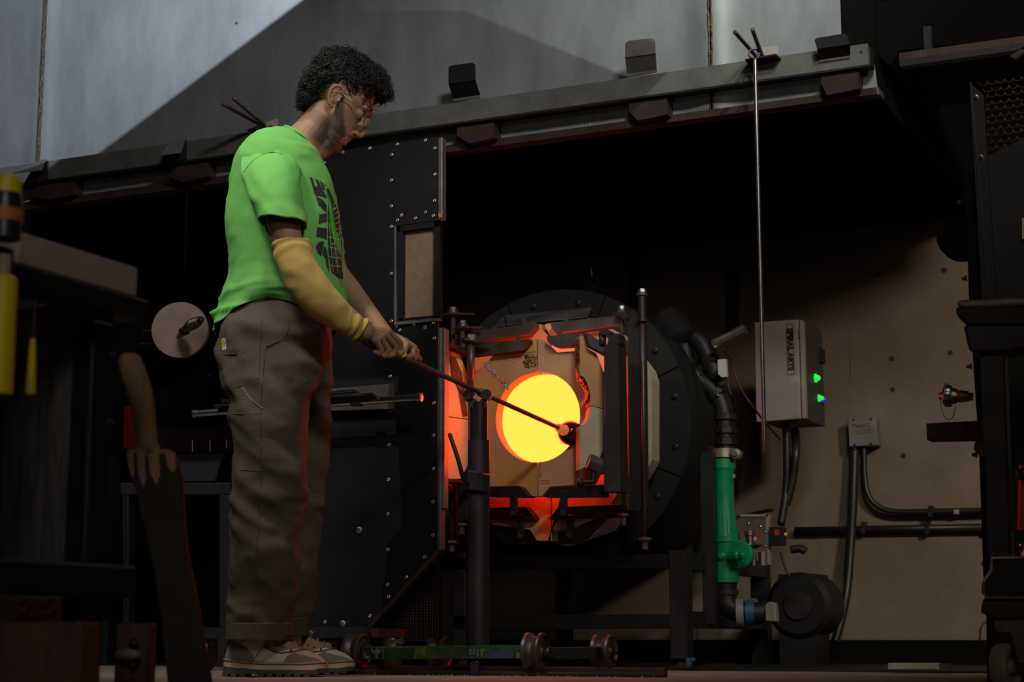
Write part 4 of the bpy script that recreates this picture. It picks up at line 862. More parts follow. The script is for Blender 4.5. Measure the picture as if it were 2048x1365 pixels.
# box, plastic and pan below
q = atD(165, 1245, 2.35); 
t = thing('wooden_crate', 'dark wooden box on the floor at the lower left corner', 'box', atZ(80, 1400, 0))
zc0 = atD(80, 1245, 2.35).z; c0 = atD(-80, 1300, 2.35); c1 = atD(165, 1300, 2.35)
b = new_bm(); prism(b, [V((c0.x, c0.y, 0)), V((c1.x, c1.y, 0)), V((c1.x, c1.y, zc0)), V((c0.x, c0.y, zc0))], FH*.10); bevel(b, .003); obj('box_board', b, 'darkwood', t)
d1 = atD(150, 1300, 2.34)
b = new_bm(); prism(b, [V((d1.x, d1.y, 0)), V((c1.x, c1.y, 0))+R_*.002-FH*.01, V((c1.x, c1.y, zc0+.002))+R_*.002-FH*.01, V((d1.x, d1.y, zc0+.002))], FH*.012); obj('corner_batten', b, 'darkwood', t)
t = thing('wood_block', 'small wooden block with a round grey knob near the paddle foot', 'block', atD(262, 1290, 2.7))
c0 = atD(230, 1300, 2.9); c1 = atD(298, 1300, 2.9); zz = atD(260, 1247, 2.9).z
b = new_bm(); prism(b, [V((c0.x, c0.y, 0)), V((c1.x, c1.y, 0)), V((c1.x, c1.y, zz)), V((c0.x, c0.y, zz))], FH*.06); bevel(b, .003); obj('block_body', b, 'darkwood', t)
b = new_bm(); sph(b, atD(255, 1310, 2.88), (.026, .012, .010), 16, 10); obj('grey_grip', b, 'boxgrey', t, True)
b = new_bm(); sph(b, atD(268, 1288, 2.89), .008, 12, 8); sph(b, atD(266, 1330, 2.89), .008, 12, 8); obj('screw_knob', b, 'steel', t, True)
b = new_bm(); n = 14; c0 = atD(30, 1190, 2.6); vs = []
random.seed(6)
g = [[None]*n for _ in range(n)]
for i in range(n):
    for j in range(n):
        px = 32+(128-32)*i/(n-1)+random.uniform(-1, 1); py = 1186+(1250-1186)*j/(n-1)+(3*math.sin(i*.9)); d_ = 2.75+.02*math.sin(i*1.7+j*.9)+random.uniform(-.008, .008)
        g[i][j] = b.verts.new(atD(px, py, d_))
for i in range(n-1):
    for j in range(n-1): b.faces.new((g[i][j], g[i+1][j], g[i+1][j+1], g[i][j+1]))
bmesh.ops.solidify(b, geom=b.faces[:], thickness=.002)
tag(obj('plastic_bag', b, 'plastic', None, True), 'crumpled white plastic bag behind the wooden box at lower left', 'bag')
t = thing('metal_pan', 'round metal pan rim standing at the lower left edge', 'pan', atD(-5, 1245, 2.65))
q = atD(-22, 1240, 2.66); b = new_bm(); lathe(b, q, (R_*.35-FH).normalized(), [(-.02, .0438), (0, .045), (.002, .0462), (.004, .045), (.0, .042), (-.018, .001)], 40); obj('pan_body', b, 'brass', t, autos=True)

# ---- wooden paddle, charred blade
t = thing('wooden_paddle', 'wooden paddle with pale handle and charred black blade standing in front of the stand', 'paddle', atD(350, 1350, 2.9))
dp = 2.9
pts = [(252, 712, 12), (264, 714, 24), (274, 760, 27), (285, 830, 26), (292, 870, 25), (297, 895, 27)]
hd = [(236, 286, 725), (239, 293, 742), (248, 304, 775), (262, 309, 810), (268, 312, 850), (272, 316, 885), (270, 322, 900)]
b = new_bm()
def ring2(xl, xr, y, dep, th, n=20, d2=0):
    L_ = atD(xl, y, dep); Rr = atD(xr, y+d2, dep); c = (L_+Rr)/2; a_ = (Rr-L_)/2
    return [c+a_*math.cos(2*PI*k/n)+FH*math.sin(2*PI*k/n)*th for k in range(n)]
rings(b, [ring2(248, 270, 707, dp, .008), ring2(240, 280, 713, dp, .014)]+[ring2(x0, x1, y, dp, .017) for x0, x1, y in hd]+[ring2(254, 344, 900, dp, .016), ring2(252, 350, 914, dp, .014)]); obj('paddle_handle', b, 'wood', t, True, label='pale bare wood handle')
b = new_bm(); prism(b, [atD(x, y, dp-.013) for x, y in ((252, 908), (300, 900), (350, 910), (362, 950), (372, 1100), (392, 1200), (430, 1420), (340, 1420), (318, 1200), (300, 1100), (282, 1000), (262, 960))], FH*.026); bevel(b, .004); obj('paddle_blade', b, 'char', t, label='charred black blade')
b = new_bm(); random.seed(8)
for x0, w0, h0 in ((254, 12, 55), (273, 16, 72), (296, 22, 66), (330, 20, 42)):
    prism(b, [atD(x0, 908, dp-.0145), atD(x0+w0, 905, dp-.0145), atD(x0+w0*.9+4, 905+h0*.7, dp-.0145), atD(x0+w0*.5+6, 905+h0, dp-.0145), atD(x0+4, 905+h0*.6, dp-.0145)], FH*.003)
obj('bare_wood_fingers', b, 'wood', t)
for v in []: pass

# ================================================================ right side
# tall black machine frame with mesh
yr = 4.2
t = thing('machine_cabinet', 'tall black machine cabinet with expanded mesh top at the right edge', 'cabinet', V((atY(1990, 1200, yr).x, yr, 0)))
b = slab([(1939, 164), (1967, 190), (1992, 600), (1999, 1200), (2010, 1420), (1975, 1420), (1964, 600)], yr, .02)
obj('corner_post', b, 'black', t)
b = slab([(1939, 164), (1943, 164), (1984, 640), (1981, 640)], yr-.003, .004); obj('post_edge', b, 'steel', t)
b = slab([(1920, 400), (1950, 330), (1980, 620), (1990, 1150), (1968, 1190), (1958, 900), (1938, 600), (1932, 420)], yr+.03, .25); obj('side_sheet', b, 'blackwall', t)
b = slab([(1976, 312), (2100, 250), (2100, 1400), (1996, 1400), (1990, 640)], yr+.02, .03); obj('front_panel', b, 'blackpanel', t)
b = new_bm()
for r in range(11):
    for k in range(7):
        x = 1966+k*17+(8.5 if r % 2 else 0); y = 165+r*13-(k*2.3)+0
        if y > 305-(x-1970)*.45+8: continue
        w_ = 8.5; pts_ = [atY(x+w_*math.cos(a), y+6.5*math.sin(a)*(1 if math.sin(a) > 0 else .0)+(0), yr+.025) for a in (PI, PI*.75, PI*.5, PI*.25, 0)]
        tube(b, pts_, .0016, 5)
obj('expanded_mesh', b, 'steel2', t, kind='stuff')
for x, y in ((1953, 194), (1963, 314)):
    b = new_bm(); lathe(b, atY(x, y, yr), (0, -1, 0), [(0, .007), (.002, .007), (.002, .004), (.008, .004), (.009, .002)], 8); obj('carriage_bolt', b, 'chrome_dull', t, autos=True)
for x, y in ((1918, 404), (1927, 557), (1937, 733), (1948, 910), (1961, 1074)):
    b = new_bm(); q = atY(x+6, y, yr+.04); lathe(b, q, (-1, 0, 0), [(0, .008), (.003, .008), (.003, .005), (.010, .005), (.012, .003)], 6); obj('side_bolt', b, 'chrome_dull', t, autos=True)
b = slab([(2044, 436), (2060, 434), (2060, 480), (2044, 478)], yr+.01, .01); obj('pale_label', b, 'creamc', t)
b = new_bm(); lathe(b, atY(1968, 895, yr+.02), (0, -1, 0), [(0, .024), (.005, .023)], 24); obj('round_disc', b, 'sticker', t)
b = new_bm(); lathe(b, atY(1926, 480, yr+.35), (0, -1, 0), [(0, .06), (.05, .06)], 28); obj('round_drum', b, 'blackwall', t)
# inlet plug
yq_ = 4.45
t = thing('inlet_plug', 'silver electrical inlet plug with ribbed cap and bead chain', 'plug', atY(1910, 793, yq_))
a = atY(1947, 794, yq_); ax = atY(1881, 792, yq_)-a; k_ = ax.length/66
b = new_bm(); lathe(b, a, ax, [(0, 8*k_), (9*k_, 8*k_), (9*k_, 11*k_), (22*k_, 12*k_), (30*k_, 12*k_), (36*k_, 16*k_), (42*k_, 16*k_)], 24); obj('plug_body', b, 'chrome_dull', t, autos=True)
b = new_bm()
R_g = []
for h, r in ((42, 20), (45, 22), (56, 22), (60, 17), (62, 8)):
    u_, v_ = frame(ax); R_g.append([a+ax.normalized()*h*k_+(u_*math.cos(2*PI*q/40)+v_*math.sin(2*PI*q/40))*(r*k_*(1 if q % 4 < 2 or h > 58 else .94)) for q in range(40)])
rings(b, R_g); obj('ribbed_cap', b, 'chrome_dull', t, autos=True)
b = new_bm(); lathe(b, a+ax.normalized()*23*k_, ax, [(0, 12.2*k_), (0, 12.6*k_), (7*k_, 12.6*k_), (7*k_, 12.2*k_)], 24); obj('red_label', b, 'red', t, autos=True, label='red label band')
b = new_bm(); cv = bez([atY(1881, 800, yq_), atY(1885, 825, yq_), atY(1896, 840, yq_), atY(1907, 832, yq_), atY(1911, 812, yq_)], 8)
for p_ in cv: sph(b, p_, .0016, 6, 4)
tube(b, cv, .0006, 4); obj('bead_chain', b, 'chrome_dull', t, True)
b = new_bm(); tube(b, [atY(1878, 788, yq_), atY(1884, 788, yq_)], .0035, 6); tube(b, [atY(1878, 797, yq_), atY(1884, 797, yq_)], .0035, 6); obj('prongs', b, 'chrome', t)
# wooden bar
b = slab([(1852, 847), (1970, 841), (1970, 879), (1854, 881)], 4.15, .05); bevel(b, .0015)
tag(obj('square_bar', b, 'darkwood', None), 'brown square bar end sticking out left from the machine cabinet', 'bar')
# foreground equipment stand with caster
dc = 3.55
t = thing('caster_table', 'steel table leg with pale worn top and big caster in the right foreground', 'table', V((atD(2000, 1300, dc).x, atD(2000, 1300, dc).y, 0)))
def dslab(poly, d0, th, mt, nm, bv=.003, lab=None):
    b = new_bm(); prism(b, [atD(x, y, d0) for x, y in poly], V((0, th, 0))); bevel(b, bv); return obj(nm, b, mt, t, label=lab)
dslab([(1912, 604), (1922, 600), (2120, 590), (2120, 607), (1930, 616), (1915, 612)], dc-.06, .20, 'tabletop', 'table_top', .004)
dslab([(1911, 611), (2120, 607), (2120, 650), (1935, 652), (1912, 632)], dc-.055, .19, 'black', 'apron', .006)
dslab([(1926, 648), (2120, 648), (2120, 680), (2012, 700), (1990, 706), (1941, 706), (1934, 690)], dc-.05, .12, 'steel', 'corner_bracket', .006)
dslab([(1957, 700), (2008, 700), (2022, 1125), (1976, 1125)], dc-.03, .05, 'steel', 'table_leg', .003)
b = new_bm(); poly = [(1983, 1117), (2048, 1116), (2080, 1130), (2080, 1196), (1974, 1196), (1966, 1186), (1967, 1165), (1983, 1142)]
b = new_bm(); tube(b, [atD(x, y, dc-.06) for x, y in poly], .0035, 8, closed=True); obj('bracket_rim', b, 'tabletop', t, True)
dslab(poly, dc-.055, .10, 'black', 'caster_bracket', .004)
dslab([(1966, 1196), (2100, 1196), (2100, 1222), (2040, 1236), (1990, 1240), (1960, 1226)], dc-.05, .12, 'steel', 'caster_plate', .004)
dslab([(1985, 1240), (2060, 1238), (2056, 1330), (2036, 1330), (2024, 1262), (1990, 1266)], dc-.045, .03, 'steel2', 'caster_fork', .003)
q = atD(2010, 1312, dc); rw = .047; q.z = rw+.001
b = new_bm(); lathe(b, q, (R_*.80-FH*.6).normalized(), [(-.019, rw*.7), (-.018, rw*.93), (-.013, rw), (.013, rw), (.018, rw*.94), (.019, rw*.78), (.012, rw*.7), (.010, rw*.35), (.018, rw*.28), (.019, .004)], 44); obj('caster_wheel', b, 'caster', t, autos=True)
b = new_bm(); tube(b, bez([atD(1972, 1245, dc-.06), atD(1962, 1255, dc-.06), atD(1959, 1285, dc-.06)], 5), .0022, 8); obj('brake_wire', b, 'chrome_dull', t, True)
b = new_bm(); prism(b, [atD(x, y, dc+.02) for x, y in ((2043, 930), (2060, 930), (2060, 1060), (2040, 1060))], FH*.02)
tag(obj('red_hose', b, 'red', None), 'red upright strip at the right edge beside the table leg', 'hose')
t = thing('grey_clip_tool', 'small shiny metal clamp at the right edge beside the red strip', 'clamp', atD(2042, 1095, dc+.05))
b = new_bm(); tube(b, bez([atD(2040, 1092, dc), atD(2048, 1100, dc), atD(2044, 1120, dc)], 4), .004, 8); sph(b, atD(2040, 1092, dc), .007, 10, 8); obj('jaw', b, 'chrome', t, True)
b = new_bm(); tube(b, [atD(2036, 950, dc), atD(2060, 945, dc)], .012, 10); obj('knob', b, 'black', t, True)
# ================================================================ the man
M['shirt'] = mat('green_cotton', (.165, .51, .10), .85, 0, .12, 9, .12, 350)
M['trouser'] = mat('brown_canvas', (.095, .075, .050), .9, 0, .3, 10, .2, 300)
M['seam'] = mat('trouser_seam', (.10, .078, .058), .9, 0, .1)
M['seaml'] = mat('light_stitching', (.42, .34, .26), .9, 0, .2, 80)
M['ysleeve'] = mat('yellow_knit', (.60, .41, .11), .95, 0, .18, 14, .35, 500)
M['hair'] = mat('black_hair', (.010, .008, .0075), .55, 0, .5, 30)
M['upper'] = mat('cream_suede', (.74, .62, .45), .85, 0, .16, 16, .15, 200)
M['toe'] = mat('olive_suede', (.50, .44, .30), .85, 0, .16, 16, .15, 200)
M['midsole'] = mat('tan_rubber', (.68, .50, .26), .6, 0, .15, 16)
M['outsole'] = mat('dark_rubber', (.075, .072, .07), .7, 0, .2, 16)
M['lace'] = mat('lace_cord', (.42, .33, .24), .8, 0, .2, 60)
M['print'] = mat('black_print', (.030, .026, .024), .7, 0, .2, 60)
M['pgrid'] = mat('print_lines', (.38, .52, .22), .7, 0, .2, 60)
M['pgreen'] = mat('print_green', (.03, .55, .03), .7, 0, .2, 60)
M['pblue'] = mat('print_blue', (.05, .12, .25), .7, 0, .5, 60)
M['lens'] = mat('clear_lens', (1, 1, 1), .02, 0, 0)
_b = M['lens'].node_tree.nodes['Principled BSDF']; _b.inputs['Transmission Weight'].default_value = 1; _b.inputs['IOR'].default_value = 1.15
# skin with painted beard
sk = mat('skin', (.34, .175, .10), .6, 0, .10, 30, .06, 250); M['skin'] = sk
nt = sk.node_tree; b_ = nt.nodes['Principled BSDF']; at_ = _nd(nt, 'ShaderNodeAttribute', attribute_name='beard')
mx = _nd(nt, 'ShaderNodeMix', data_type='RGBA'); src = b_.inputs['Base Color'].links[0].from_socket
nt.links.new(at_.outputs['Fac'], mx.inputs['Factor']); nt.links.new(src, mx.inputs['A']); mx.inputs['B'].default_value = (.012, .008, .006, 1); nt.links.new(mx.outputs['Result'], b_.inputs['Base Color'])
b_.inputs['Subsurface Weight'].default_value = .06; b_.inputs['Subsurface Radius'].default_value = (.01, .004, .002)

foot0 = atD(540, 1352, 4.85); foot0.z = 0
man = thing('person', 'man in a green t-shirt, yellow arm sleeve and brown work trousers holding a blowpipe', 'person', foot0)
def capsule(bm, a, b, ra, rb, n=12):
    a = V(a); b = V(b); sph(bm, a, ra, n, 8); sph(bm, b, rb, n, 8)
    d = b-a
    if d.length > 1e-5: lathe(bm, a, d, [(0, ra), (d.length, rb)], n)
def chain(bm, pts, rad, n=12):
    for i in range(len(pts)-1): capsule(bm, pts[i], pts[i+1], rad[i], rad[i+1], n)
def D(x, y, d): return atD(x, y, d)
HO = atD(674, 210, 4.80)
hf = (R_*.83-Z*.55+FH*.10).normalized(); hu = (R_*.55+Z*.83).normalized(); hs = hf.cross(hu); hu = hs.cross(hf)*1
if hs.dot(FH) > 0: hs = -hs
HB = Matrix((hf, hu, hs)).transposed()
def H(f, u, s): return HO+hf*f+hu*u+hs*s
bm = new_bm()
sph(bm, H(-.012, .058, 0), (.098, .085, .075), 32, 20, HB)
prof = [(.105, .060, .052, -.03), (.068, .080, .063, -.03), (.045, .088, .066, -.03), (.030, .091, .066, -.03), (.014, .084, .063, -.03), (-.005, .083, .063, -.028), (-.03, .085, .060, -.025), (-.052, .087, .056, -.02),
        (-.066, .087, .052, -.012), (-.0745, .082, .048, -.006), (-.086, .083, .046, .004), (-.096, .077, .043, .012), (-.107, .081, .037, .025), (-.117, .073, .028, .04)]
RR = []
for u, f1, w_, f0 in prof:
    c = (f1+f0)/2; a = (f1-f0)/2
    RR.append([H(c+a*math.cos(t), u, w_*math.sin(t)*(1-.30*max(math.cos(t), 0)**2)) for t in [2*PI*k/28 for k in range(28)]])
rings(bm, RR)
chain(bm, [H(.086, .018, 0), H(.099, -.012, 0), H(.106, -.034, 0)], [.0085, .0090, .0100]); chain(bm, [H(.078, .014, 0), H(.087, -.012, 0), H(.092, -.036, 0)], [.011, .014, .015]); sph(bm, H(.080, -.058, 0), (.012, .016, .024), 12, 8, HB); 
for s in (-1, 1):
    capsule(bm, H(.099, -.040, .008*s), H(.092, -.040, .013*s), .007, .0065)
    capsule(bm, H(.089, .031, .012*s), H(.076, .032, .038*s), .0085, .006)
    capsule(bm, H(.084, -.068, .003*s), H(.076, -.072, .022*s), .0068, .004)
    capsule(bm, H(.0815, -.081, .003*s), H(.074, -.078, .020*s), .0074, .004)
    sph(bm, H(.070, .010, .031*s), .0142, 14, 10)
    # ear
    he = [(.012, .014, .074), (.006, .028, .078), (-.008, .034, .083), (-.021, .027, .088), (-.026, .010, .089), (-.020, -.010, .086), (-.008, -.024, .081), (.002, -.028, .077)]
    chain(bm, [H(a, b2, c*s) for a, b2, c in he], [.0035, .0042, .0048, .0048, .0045, .0045, .0058, .0055], 8)
    chain(bm, [H(-.003, .020, .080*s), H(-.012, .012, .084*s), H(-.012, -.002, .083*s), H(-.004, -.014, .080*s)], [.0035, .004, .004, .0045], 8)
    sph(bm, H(-.006, .002, .075*s), (.018, .026, .006), 14, 10, HB); sph(bm, H(.010, -.002, .078*s), (.0045, .007, .004), 8, 6, HB)
capsule(bm, H(.068, -.108, 0), H(.074, -.106, 0), .016, .013)
# neck and inner torso
chain(bm, [D(650, 238, 4.80), D(634, 258, 4.80), D(612, 284, 4.80), D(590, 320, 4.80)], [.058, .056, .061, .070], 24)
capsule(bm, D(660, 285, 4.80), D(630, 300, 4.80), .030, .037, 16)
chain(bm, [D(575, 330, 4.80), D(570, 400, 4.80), D(570, 520, 4.80), D(560, 650, 4.80)], [.10, .115, .11, .11], 24)
chain(bm, [D(560, 350, 4.68), D(590, 340, 4.80), D(612, 350, 4.92)], [.04, .06, .04], 16)
for (kx, d_, an) in ((540, 4.72, (512, 1290)), (560, 4.97, (572, 1285))):
    chain(bm, [D(kx, 680, (d_+4.8)/2), D(kx-5, 960, d_), D(an[0], an[1]-30, d_+.07), D(an[0], an[1]+15, d_+.09)], [.070, .050, .036, .030], 16)
# near (right) arm
NS, NE, NW = D(548, 352, 4.62), D(587, 548, 4.54), D(731, 664, 4.60)
chain(bm, [NS, NS.lerp(NE, .5), NE, NE.lerp(NW, .3), NE.lerp(NW, .8), NW], [.045, .045, .036, .038, .029, .026], 18)
FS, FE, FWr = D(618, 350, 4.98), D(668, 545, 5.02), D(768, 668, 4.76)
chain(bm, [FS, FS.lerp(FE, .5), FE, FE.lerp(FWr, .3), FE.lerp(FWr, .8), FWr], [.05, .045, .040, .037, .028, .025], 18)
def dP(px):
    t = (px-741)/(1130-741); 
    d0 = (P0-CAM).dot(FH); d1 = (P1-CAM).dot(FH)
    # perspective-correct depth along the pipe
    return 1/((1-t)/d0+t/d1)
def HP(px, py, o): return D(px, py, dP(px)+o)
def finger(bm, pts, r):
    chain(bm, [HP(*p) for p in pts], r, 10)
def hand(bm, wrist, mcps, fingers, thumb, wr=.025):
    for m_ in mcps: capsule(bm, wrist, HP(*m_), wr*.72, .0115, 12)
    for i in range(len(mcps)-1): capsule(bm, HP(*mcps[i]), HP(*mcps[i+1]), .0115, .0115, 10)
    for f_, r in fingers: finger(bm, f_, r)
    finger(bm, thumb[0], thumb[1])
r4 = [.0115, .0098, .0088, .0078]
hand(bm, D(736, 665, 4.605), [(777, 664, -.006), (769, 669, -.018), (760, 675, -.026), (751, 681, -.028)],
     [([(777, 664, -.006), (799, 686, -.014), (799, 702, -.002), (789, 710, .012)], r4), ([(769, 669, -.018), (791, 694, -.026), (787, 709, -.014), (775, 713, .002)], r4),
      ([(760, 675, -.026), (777, 700, -.034), (771, 712, -.020), (761, 711, -.002)], [.011, .0095, .0085, .0075]), ([(751, 681, -.028), (763, 700, -.034), (758, 708, -.022), (750, 704, -.006)], [.010, .0085, .0078, .007])],
     ([(748, 667, .02), (766, 676, .030), (784, 687, .026)], [.014, .0115, .009]))
hand(bm, FWr, [(801, 680, .022), (809, 684, .014), (816, 690, .008), (822, 697, .006)],
     [([(801, 679, .022), (814, 690, -.016), (808, 704, -.018), (797, 710, -.002)], [.011, .0098, .0088, .0078]), ([(810, 684, .014), (829, 696, -.014), (825, 711, -.012), (812, 717, .002)], r4),
      ([(816, 690, .012), (834, 703, -.002), (832, 716, .004), (822, 720, .012)], [.0105, .009, .008, .007]), ([(796, 680, .03), (806, 696, .012), (800, 707, .010), (790, 710, .014)], [.010, .0085, .0078, .007])],
     ([(812, 690, .02), (828, 706, .016), (840, 719, .010)], [.0125, .010, .0078]))
me = bpy.data.meshes.new('body'); bm.to_mesh(me); bm.free()
tmp = bpy.data.objects.new('tmp_body', me); C.objects.link(tmp)
rm = tmp.modifiers.new('r', 'REMESH'); rm.mode = 'VOXEL'; rm.voxel_size = .0026; rm.use_smooth_shade = True
sm = tmp.modifiers.new('s', 'SMOOTH'); sm.factor = .5; sm.iterations = 3
dg = bpy.context.evaluated_depsgraph_get(); bme = bpy.data.meshes.new_from_object(tmp.evaluated_get(dg)); bpy.data.objects.remove(tmp); bme.name = 'body'
bme.materials.clear()
HBi = HB.inverted()
attr = bme.attributes.new('beard', 'FLOAT', 'POINT'); vals = []
for v in bme.vertices:
    val = 0
    if v.co.z > 1.35:
        f, u, s = HBi @ (v.co-HO); s = abs(s)
        if f > -.02 and u > -.16 and u < .06:
            if f < .045: ln = .03-(f-.012)*1.6 if f > .012 else -.045+(f)*1.0
            elif f < .078: ln = -.023-(f-.045)*1.0
            else: ln = -.047
            val = max(0, min(1, (ln-u)/.014))
            if f > .062 and -.090 < u < -.063 and s < .027: val *= .15
            if f > .055 and u > -.045: val = 0
            if f < .012: val *= max(0, min(1, (f+.02)/.03))
            if u < -.125: val *= max(0, 1-(-.125-u)/.02)
            val *= .82+.18*noise.noise(v.co*300)
    vals.append(max(0, min(1, val*.92)))
attr.data.foreach_set('value', vals)
body = link('body', bme, 'skin', man, True)

# eyes, brows, glasses
for s in (-1, 1):
    b = new_bm(); sph(b, H(.0722, .0070, .031*s), .0117, 14, 10); obj('eye', b, 'boxgrey', man, True)
    b = new_bm(); chain(b, [H(.093, .036, .014*s), H(.094, .040, .028*s), H(.083, .038, .046*s)], [.003, .0035, .002], 8); obj('eyebrow', b, 'hair', man, True)
b = new_bm()
for s in (-1, 1):
    pts_ = [H(.106+.0-.012*abs(math.cos(a)*.5+.5)**2, .006+.019*math.sin(a), s*(.034+.026*math.cos(a))) for a in [2*PI*k/28 for k in range(28)]]
    tube(b, pts_, .0011, 6, closed=True)
    tube(b, [H(.092, .012, .060*s), H(.070, .016, .074*s), H(.02, .018, .082*s), H(-.008, .020, .082*s), H(-.02, .004, .080*s)], .0014, 6)
tube(b, [H(.107, .010, -.009), H(.109, .013, 0), H(.107, .010, .009)], .0012, 6)
gl = obj('glasses', b, 'chrome_dull', man, True, label='thin wire safety glasses')
for s in (-1, 1):
    b = new_bm(); c = [H(.106-.012*abs(math.cos(a)*.5+.5)**2, .006+.0185*math.sin(a), s*(.034+.0255*math.cos(a))) for a in [2*PI*k/28 for k in range(28)]]
    m0 = H(.1055, .006, .034*s); vs = [b.verts.new(p) for p in c]; vm = b.verts.new(m0)
    for k in range(28): b.faces.new((vs[k], vs[(k+1) % 28], vm))
    bmesh.ops.solidify(b, geom=b.faces[:], thickness=.0012); obj('lens', b, 'lens', gl, False)
    b = new_bm(); prism(b, [H(.092, .020, .0605*s), H(.092, -.004, .0605*s), H(.076, -.002, .0735*s), H(.076, .018, .0735*s)], hs*s*.001); obj('side_shield', b, 'lens', gl)

# hair
b = new_bm()
vol = [((-.022, .080, 0), (.100, .078, .084)), ((.058, .108, 0), (.048, .030, .060)), ((.025, .115, 0), (.07, .042, .068)), ((-.085, .030, 0), (.038, .065, .062)), ((-.078, -.022, 0), (.026, .036, .052)), ((-.040, .052, .0), (.055, .050, .086))]
for c, r in vol: sph(b, H(*c), r, 24, 16, HB)
me = bpy.data.meshes.new('hair'); b.to_mesh(me); b.free(); tmp = bpy.data.objects.new('tmp_hair', me); C.objects.link(tmp)
rm = tmp.modifiers.new('r', 'REMESH'); rm.mode = 'VOXEL'; rm.voxel_size = .005; dg = bpy.context.evaluated_depsgraph_get()
hme = bpy.data.meshes.new_from_object(tmp.evaluated_get(dg)); bpy.data.objects.remove(tmp); hme.materials.clear()
for v in hme.vertices:
    f, u, s = HBi @ (v.co-HO); q = v.co*38
    v.co += v.normal*(.006*noise.noise(q)+.004*noise.noise(q*2.3)-.003)
hb = bmesh.new(); hb.from_mesh(hme); bpy.data.meshes.remove(hme)
def nearear(p):
    f, u, s = HBi @ (p-HO); return abs(s) > .055 and ((-.036 < f < .020 and u < .040) or (f < .052 and f > 0 and u < .012) or (f > .045 and u < .05))
hb.faces.ensure_lookup_table()
src_v = [(v.co.copy(), v.normal.copy()) for v in hb.verts if not nearear(v.co)]
bad = [f_ for f_ in hb.faces if nearear(f_.calc_center_median())]; bmesh.ops.delete(hb, geom=bad, context='FACES')
hair = obj('hair', hb, 'hair', man, True)
random.seed(21); b = new_bm(); cnt = 0
for _ in range(3800):
    p, n_ = random.choice(src_v); f, u, s = HBi @ (p-HO)
    if HBi.to_3x3() is None: continue
    # hair flows back and down behind, forward on top
    fw_ = random.random() < (f+.08)/.10
    flow = (hf*(.9 if fw_ else -.3)+hu*(-.35 if fw_ else -.9)+V((random.uniform(-.5, .5), random.uniform(-.5, .5), random.uniform(-.5, .5))))
    flow = (flow-n_*flow.dot(n_)).normalized(); sd = n_.cross(flow); L_ = random.uniform(.018, .048); k0 = random.uniform(0, 6); cr_ = random.uniform(.0025, .006); fr_q = random.uniform(3, 6.5)
    pts_ = []; 
    for k in range(8):
        t = k/7; ang = k0+t*fr_q
        pts_.append(p+n_*(.001+.007*math.sin(PI*t*.9)+cr_*math.cos(ang)*t)+flow*(L_*t)*(1-.15*t)+sd*cr_*1.3*math.sin(ang)*t)
    if nearear(pts_[-1]) or nearear(pts_[4]): continue
    tube(b, pts_, [.0008, .0010, .0011, .0011, .0010, .0009, .0007, .0003], 3, True)
obj('hair_curls', b, 'hair', hair, True, kind='stuff')

# ---------------- clothing lofts
def ell(L_, Rr, d, bdep, n=48, p=.86, dz=None):
    a = D(L_[0], L_[1], d); c_ = D(Rr[0], Rr[1], d); c = (a+c_)/2; h = (c_-a)/2
    out = []
    for k in range(n):
        t = 2*PI*k/n; ct, st = math.cos(t), math.sin(t)
        x = math.copysign(abs(ct)**p, ct); y = math.copysign(abs(st)**p, st)
        q = c+h*x+FH*bdep*y
        if dz: q += Z*dz(x, y)
        out.append(q)
    return out
def densify(RR, m):
    """interpolate between rings (Catmull-Rom) for smooth lofts"""
    out = []; n = len(RR[0])
    for i in range(len(RR)-1):
        a, b2, c, d = RR[max(i-1, 0)], RR[i], RR[i+1], RR[min(i+2, len(RR)-1)]
        for k in range(m):
            t = k/m
            out.append([.5*((2*b2[j])+(c[j]-a[j])*t+(2*a[j]-5*b2[j]+4*c[j]-d[j])*t*t+(3*b2[j]-a[j]-3*c[j]+d[j])*t**3) for j in range(n)])
    out.append(RR[-1]); return out
def cloth(name, RR, mt, parent, disp, thick=.003, m=5, label=None):
    b = new_bm(); rings(b, densify(RR, m), cap=False); bmesh.ops.recalc_face_normals(b, faces=b.faces); b.normal_update()
    # make sure normals look outward
    cen = sum((v.co for v in b.verts), V())/len(b.verts); sgn = sum((1 if (f_.calc_center_median()-cen).dot(f_.normal) > 0 else -1) for f_ in b.faces)
    if sgn < 0:
        for f_ in b.faces: f_.normal_flip()
        b.normal_update()
    mv = [(v, v.normal*disp(v.co)) for v in b.verts]
    for v, d_ in mv: v.co += d_
    bmesh.ops.solidify(b, geom=b.faces[:], thickness=thick)
    return obj(name, b, mt, parent, True, label=label)
def ridge(p, sc, off=0):
    q = V((p.x*sc[0], p.y*sc[1], p.z*sc[2]))+V((off, off*.7, off*1.3)); return 1-2*abs(noise.noise(q))
# torso: folds gather above the hem and fan from the shoulder
def crease(p, sc, off=0, w=4):
    q = V((p.x*sc[0], p.y*sc[1], p.z*sc[2]))+V((off, off*.7, off*1.3)); return (1-min(1, abs(noise.noise(q))*w))**1.5
def dshirt(p):
    z = p.z; k = max(0, min(1, (1.20-z)/.30)); low = max(0, 1-abs(z-1.0)/.09)
    return .010*noise.noise(p*7)+.012*(.25+k)*crease(p+V((0, 0, p.x*.9)), (7, 7, 4), 0, 3)+.016*low*crease(p, (3, 3, 17), 3, 2.5)-.006+.009*crease(p+V((0, 0, -p.x*1.2)), (9, 9, 6), 7, 3)*(.3+.7*k)+.004*crease(p, (16, 16, 16), 5, 3)
def hemdz(x, y): return (.046*max(0, -y)**1.2*(1-abs(x)**3)*1.0-.022*max(0, -x)-.008*max(0, x))
def hemdz2(x, y): return hemdz(x, y)*.7
def hemdz3(x, y): return hemdz(x, y)*.4
